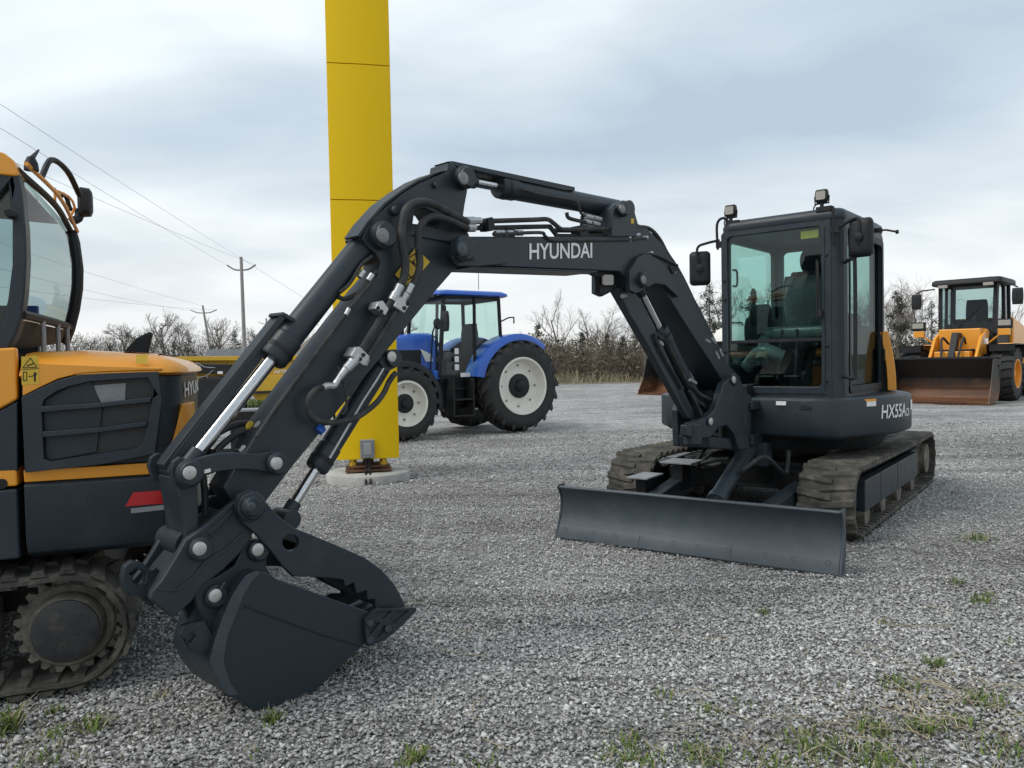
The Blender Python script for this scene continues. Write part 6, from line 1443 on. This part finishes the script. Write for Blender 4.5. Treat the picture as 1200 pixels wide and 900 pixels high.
wire_thru('lower faint wire from the leaning pole to the left edge', P2.M @ V((t2.x + 1.7, 0, z2 + .3)), (95, 345), 62, .3, .010)
wire('thin wire sloping down from the tall pole behind the yellow pylon', W1 + V((0, 0, -.1)), at_depth(470, 415, 130), .3, .010)

# ------------------------------------------------------------------ trees
def branch(mb, tw, p, d, L, r, lev, maxlev, up):
    n = 4 if lev < 2 else 3; pts = [p]; dd = d.copy()
    for k in range(n):
        dd = (dd + V((random.gauss(0, .14), random.gauss(0, .14), random.gauss(0, .10) + up * .08))).normalized(); pts.append(pts[-1] + dd * L / n)
    (mb if lev < 1 else tw).tube(pts, r, 6 if lev < 1 else (4 if lev < 2 else 3), 0, r * (.5 if lev < maxlev else .45), cap=False)
    if lev >= maxlev: return
    nb = (7, 6, 5, 5, 4)[lev] + random.randint(-1, 1)
    for k in range(nb):
        t = (.28 + .72 * (k + random.random() * .8) / nb) if lev == 0 else (.2 + .8 * (k + random.random()) / nb)
        t = min(t, 1); i = min(int(t * n), n - 1); q = pts[i].lerp(pts[i + 1], t * n - i)
        ax = (pts[i + 1] - pts[i]).normalized(); o = ax.orthogonal(); o.rotate(Quaternion(ax, random.uniform(0, 2 * PI)))
        sp_ = random.uniform(.45, .85) if lev else random.uniform(.4, .75)
        nd = (ax * math.cos(sp_) + o * math.sin(sp_) + V((0, 0, up * .25))).normalized()
        branch(mb, tw, q, nd, L * random.uniform(.42, .62) * (1.15 - .45 * t), r * random.uniform(.38, .52), lev + 1, maxlev, up)
def bare_tree(seed, label, loc, h, grp, up=.6, maxlev=4, thick=.018, multi=1):
    random.seed(seed); T = Thing('bare_tree', label, 'tree', loc, (1, 0), grp); a, b = MB(), MB()
    for k in range(multi):
        d = V((random.gauss(0, .12 * (multi > 1)), random.gauss(0, .12 * (multi > 1)), 1)).normalized()
        branch(a, b, V((random.gauss(0, .1), random.gauss(0, .1), 0)) * (multi > 1), d, h * random.uniform(.68, .78), h * thick / (multi ** .4), 0, maxlev, up)
    a.build('trunk', M['bark'], T, recalc=False); b.build('crown', M['twig'], T, recalc=False, smooth=False); return T
def copy_tree(T, label, loc, sc, rz):
    o = T.o.copy(); COL.objects.link(o); o.location = loc; o.scale = (sc, sc, sc); o.rotation_euler = (0, 0, rz); o['label'] = label
    for ch in T.o.children:
        c = ch.copy(); COL.objects.link(c); c.parent = o
    return o
M['needle'] = veg_mat('cedar_foliage', (0.014, 0.025, 0.012), (0.05, 0.06, 0.028))
M['scrub'] = veg_mat('scrub_foliage', (0.05, 0.046, 0.03), (0.18, 0.15, 0.10))
def cedar(seed, label, loc, h, wd, grp, gaps=.0):
    random.seed(seed); T = Thing('cedar_tree', label, 'tree', loc, (1, 0), grp)
    m = MB(); m.tube([(0, 0, 0), (.03 * h * .1, 0, h * .5), (0, 0, h * .98)], h * .018, 6, 0, .01, cap=False); 
    lv = MB()
    for k in range(int(26 * h / 3)):
        t = random.random() ** .85; z = h * (.10 + .88 * t); L = wd * (1 - t) ** .75 * random.uniform(.5, 1.15) + .08; a = random.uniform(0, 2 * PI)
        d = V((math.cos(a), math.sin(a), random.uniform(-.1, .45))); s = V((0, 0, z)); m.tube([s, s + d * L], .012, 3, 0, .004, cap=False)
        for j in range(int(20 + 60 * L)):
            q = s + d * L * random.uniform(.15, 1.08) + V((random.gauss(0, .08), random.gauss(0, .08), random.gauss(0, .07))) * (1 + L * .6)
            e1 = V((random.gauss(0, 1), random.gauss(0, 1), random.gauss(0, 1))).normalized() * random.uniform(.03, .09); e2 = e1.orthogonal().normalized() * random.uniform(.012, .035)
            lv.add([q - e1, q + e2, q + e1, q - e2], [(0, 1, 2, 3)])
    m.build('trunk', M['bark'], T, recalc=False); lv.build('crown', M['needle'], T, recalc=False, smooth=False); return T
def gx(x, D): return V((at_depth(x, 430, D).x, D, 0))
GR = 'bare trees beyond the yard'
T1 = bare_tree(11, 'tallest spreading bare tree in the left treeline', gx(196, 95), 8.6, GR)
T2 = bare_tree(12, 'slender bare tree standing just right of the blue tractor', gx(662, 47), 5.6, GR, up=1.0, thick=.012)
T3 = bare_tree(13, 'thin open bare tree between tractor and excavator boom', gx(704, 46), 5.0, GR, up=.8, thick=.011)
T4 = bare_tree(14, 'bare tree with fan of thin stems just left of the boom cylinder', gx(757, 41), 5.8, GR, up=.9, thick=.010, multi=4)
T5 = bare_tree(15, 'wide pale bare tree left of the wheel loader', gx(1070, 46), 6.2, GR, up=.5, thick=.012, multi=2)
LS = [(T1, 110, 112, 0.76), (T4, 132, 108, 1.22), (T1, 158, 104, 0.85), (T1, 178, 110, 0.88), (T2, 214, 102, 1.65), (T1, 262, 98, 0.93), (T5, 226, 112, 1.28), (T1, 300, 108, 0.81), (T4, 322, 116, 1.22), (T5, 340, 112, 1.04), (T1, 92, 100, 0.73), (T1, 146, 122, 1.04), (T2, 246, 118, 1.59), (T1, 470, 100, 0.85), (T5, 60, 106, 0.98)]
LBL = ['small bare tree nearest the orange excavator cab', 'many stemmed bare shrub tree at the left of the far treeline', 'rounded bare tree left of the tallest bare tree', 'bare tree crowding the left side of the tallest bare tree', 'narrow bare tree right of the tallest bare tree', 'bare tree between the leaning pole and the tall pole', 'low twin stemmed bare tree before the leaning pole', 'bare tree just right of the tall utility pole', 'bushy bare tree over the spreader rail right of the tall pole', 'bare tree near the grey gravel heap', 'bare tree showing beside the orange excavator window', 'bare tree rising behind the exhaust cowl of the orange excavator', 'tall narrow bare tree close by the leaning utility pole', 'bare tree half hidden behind the yellow pylon', 'bare tree seen through the orange excavator cab window']
for i, ((T, x, D, s), l) in enumerate(zip(LS, LBL)): copy_tree(T, l, gx(x, D), s, i * 1.3)
RS = [(T2, 640, 50, .62, 'short bare sapling above the rear tyre of the tractor'), (T3, 690, 56, 1.05, 'bare tree in the middle of the right thicket'), (T3, 738, 52, 1.2, 'tall thin bare tree leaning towards the boom'), (T5, 815, 50, 1.0, 'bare tree behind the left cab mirror'), (T2, 835, 46, 1.15, 'bare tree between boom and cab'), (T5, 1036, 52, .95, 'bare tree against the rear edge of the cab'), (T4, 1054, 50, .95, 'many stemmed bare tree left of the loader'), (T3, 1088, 50, 1.1, 'bare tree touching the loader mirror'), (T5, 905, 48, 1.0, 'bare tree seen through the excavator cab glass'), (T2, 940, 44, 1.1, 'slim bare tree seen behind the seat in the cab'), (T4, 1010, 45, 1.0, 'bare tree seen through the cab door glass'), (T5, 1195, 50, .8, 'bare tree at the far right beside the loader'), (T3, 620, 54, .7, 'small bare tree over the blue fender'), (T4, 722, 48, .7, 'low fan of bare stems in the thicket')]
for i, (T, x, D, s, l) in enumerate(RS): copy_tree(T, l, gx(x, D), s, 2 + i * 1.7)
GC = 'dark evergreens beyond the yard'
C1 = cedar(21, 'ragged dark cedar between the boom and the cab', gx(832, 38), 4.9, 1.25, GC)
C2 = cedar(22, 'small pointed evergreen right of the tractor wheel', gx(631, 46), 3.4, .7, GC)
for i, (T, x, D, s, l) in enumerate([(C1, 850, 42, 1.0, 'dark cedar directly behind the cab front post'), (C1, 882, 40, .95, 'dark cedar seen through the left of the cab glass'), (C1, 1052, 42, .95, 'dark cedar between the cab and the loader'), (C1, 1092, 46, .9, 'dark cedar beside the loader mirror'), (C2, 683, 47, .85, 'small evergreen in the middle of the thicket'), (C2, 655, 48, .75, 'low evergreen at the left of the thicket'), (C2, 712, 46, .8, 'low evergreen right of the middle of the thicket'), (C2, 745, 50, .95, 'evergreen by the top of the boom cylinder'), (C2, 730, 44, .75, 'low evergreen above the second bucket'), (C1, 1020, 44, .85, 'dark cedar close to the cab door'), (C1, 160, 98, 1.0, 'dark evergreen low in the left treeline'), (C1, 222, 96, 1.15, 'dark evergreen beneath the tallest bare tree'), (C1, 205, 99, .9, 'short evergreen by the foot of the tallest bare tree'), (C1, 276, 92, 1.1, 'dark evergreen beside the base of the tall pole'), (C1, 300, 96, .8, 'short dark evergreen right of the tall pole base'), (C1, 130, 100, .9, 'dark evergreen over the orange hood'), (C1, 250, 100, .85, 'dark evergreen behind the leaning pole')]): copy_tree(T, l, gx(x, D), s, i * 2.1)
# thicket: dense scrub that reads as one mass
def thicket(name, label, spans, mat_s, mat_l, seed):
    random.seed(seed); a, b = MB(), MB()
    for (x0, x1, D0, D1, h, n, nl) in spans:
        for k in range(n):
            D = random.uniform(D0, D1); p = gx(random.uniform(x0, x1), D); hh = h * random.uniform(.35, 1.05) * (.8 + .35 * noise.noise(p * .35)); d = V((random.gauss(0, .22), random.gauss(0, .22), 1)) * hh
            a.tube([p, p + d * .5 + V((random.gauss(0, .06), 0, 0)), p + d], .012 + .004 * random.random(), 3, 0, .005, cap=False)
            for j in range(3):
                q = p + d * random.uniform(.3, .95); a.tube([q, q + V((random.gauss(0, .3), random.gauss(0, .3), random.uniform(.1, .5))) * hh * .35], .007, 3, 0, .003, cap=False)
        for k in range(nl):
            D = random.uniform(D0, D1); p = gx(random.uniform(x0, x1), D); hh = h * (.72 + .5 * noise.noise(p * .3)); p.z = hh * random.random() ** .9
            s = random.uniform(.05, .16); e1 = V((random.gauss(0, 1), random.gauss(0, 1), random.gauss(0, 1))).normalized() * s; e2 = e1.orthogonal().normalized() * s * .35
            b.add([p - e1, p + e2, p + e1, p - e2], [(0, 1, 2, 3)])
    tag(a.build(name, mat_s, None, recalc=False, smooth=False), label + ', bare stems', 'scrub', None, 'stuff')
    tag(b.build(name + '_leaves', mat_l, None, recalc=False, smooth=False), label + ', dull foliage', 'scrub', None, 'stuff')
M['stem'] = veg_mat('scrub_stems', (0.06, 0.045, 0.035), (0.22, 0.18, 0.14))
thicket('thicket', 'brown thicket edging the yard', [(560, 860, 42, 56, 3.0, 3800, 18000), (860, 1260, 42, 56, 2.9, 2400, 14000)], M['stem'], M['scrub'], 31)
thicket('far_wood', 'dark far wood behind the left yard', [(40, 480, 98, 125, 6.6, 4200, 26000)], M['stem'], M['needle'], 32)
random.seed(5); tg = MB()
for k in range(5000):
    D = random.uniform(38.5, 44); p = gx(random.uniform(600, 1230), D); blade(tg, p, random.uniform(.15, .6) * (1.0 + 1.2 * noise.noise(p * .5)), random.uniform(.3, 1.2), .010)
for k in range(1500):
    p = gx(random.uniform(300, 350), random.uniform(24, 30)); blade(gr, p, .2, .4, .01) if False else None
tag(tg.build('tall_dry_grass', M['grass_dry'], None, recalc=False, smooth=False), 'pale dry grass along the edge of the thicket', 'grass', None, 'stuff')
tg = MB()
for k in range(2500):
    p = gx(random.uniform(285, 420), random.uniform(20.5, 26)); blade(tg, p, random.uniform(.1, .3), random.uniform(.2, .9), .012)
tag(tg.build('green_verge', M['grass'], None, recalc=False, smooth=False), 'green grass strip beneath the yellow spreader', 'grass', None, 'stuff')
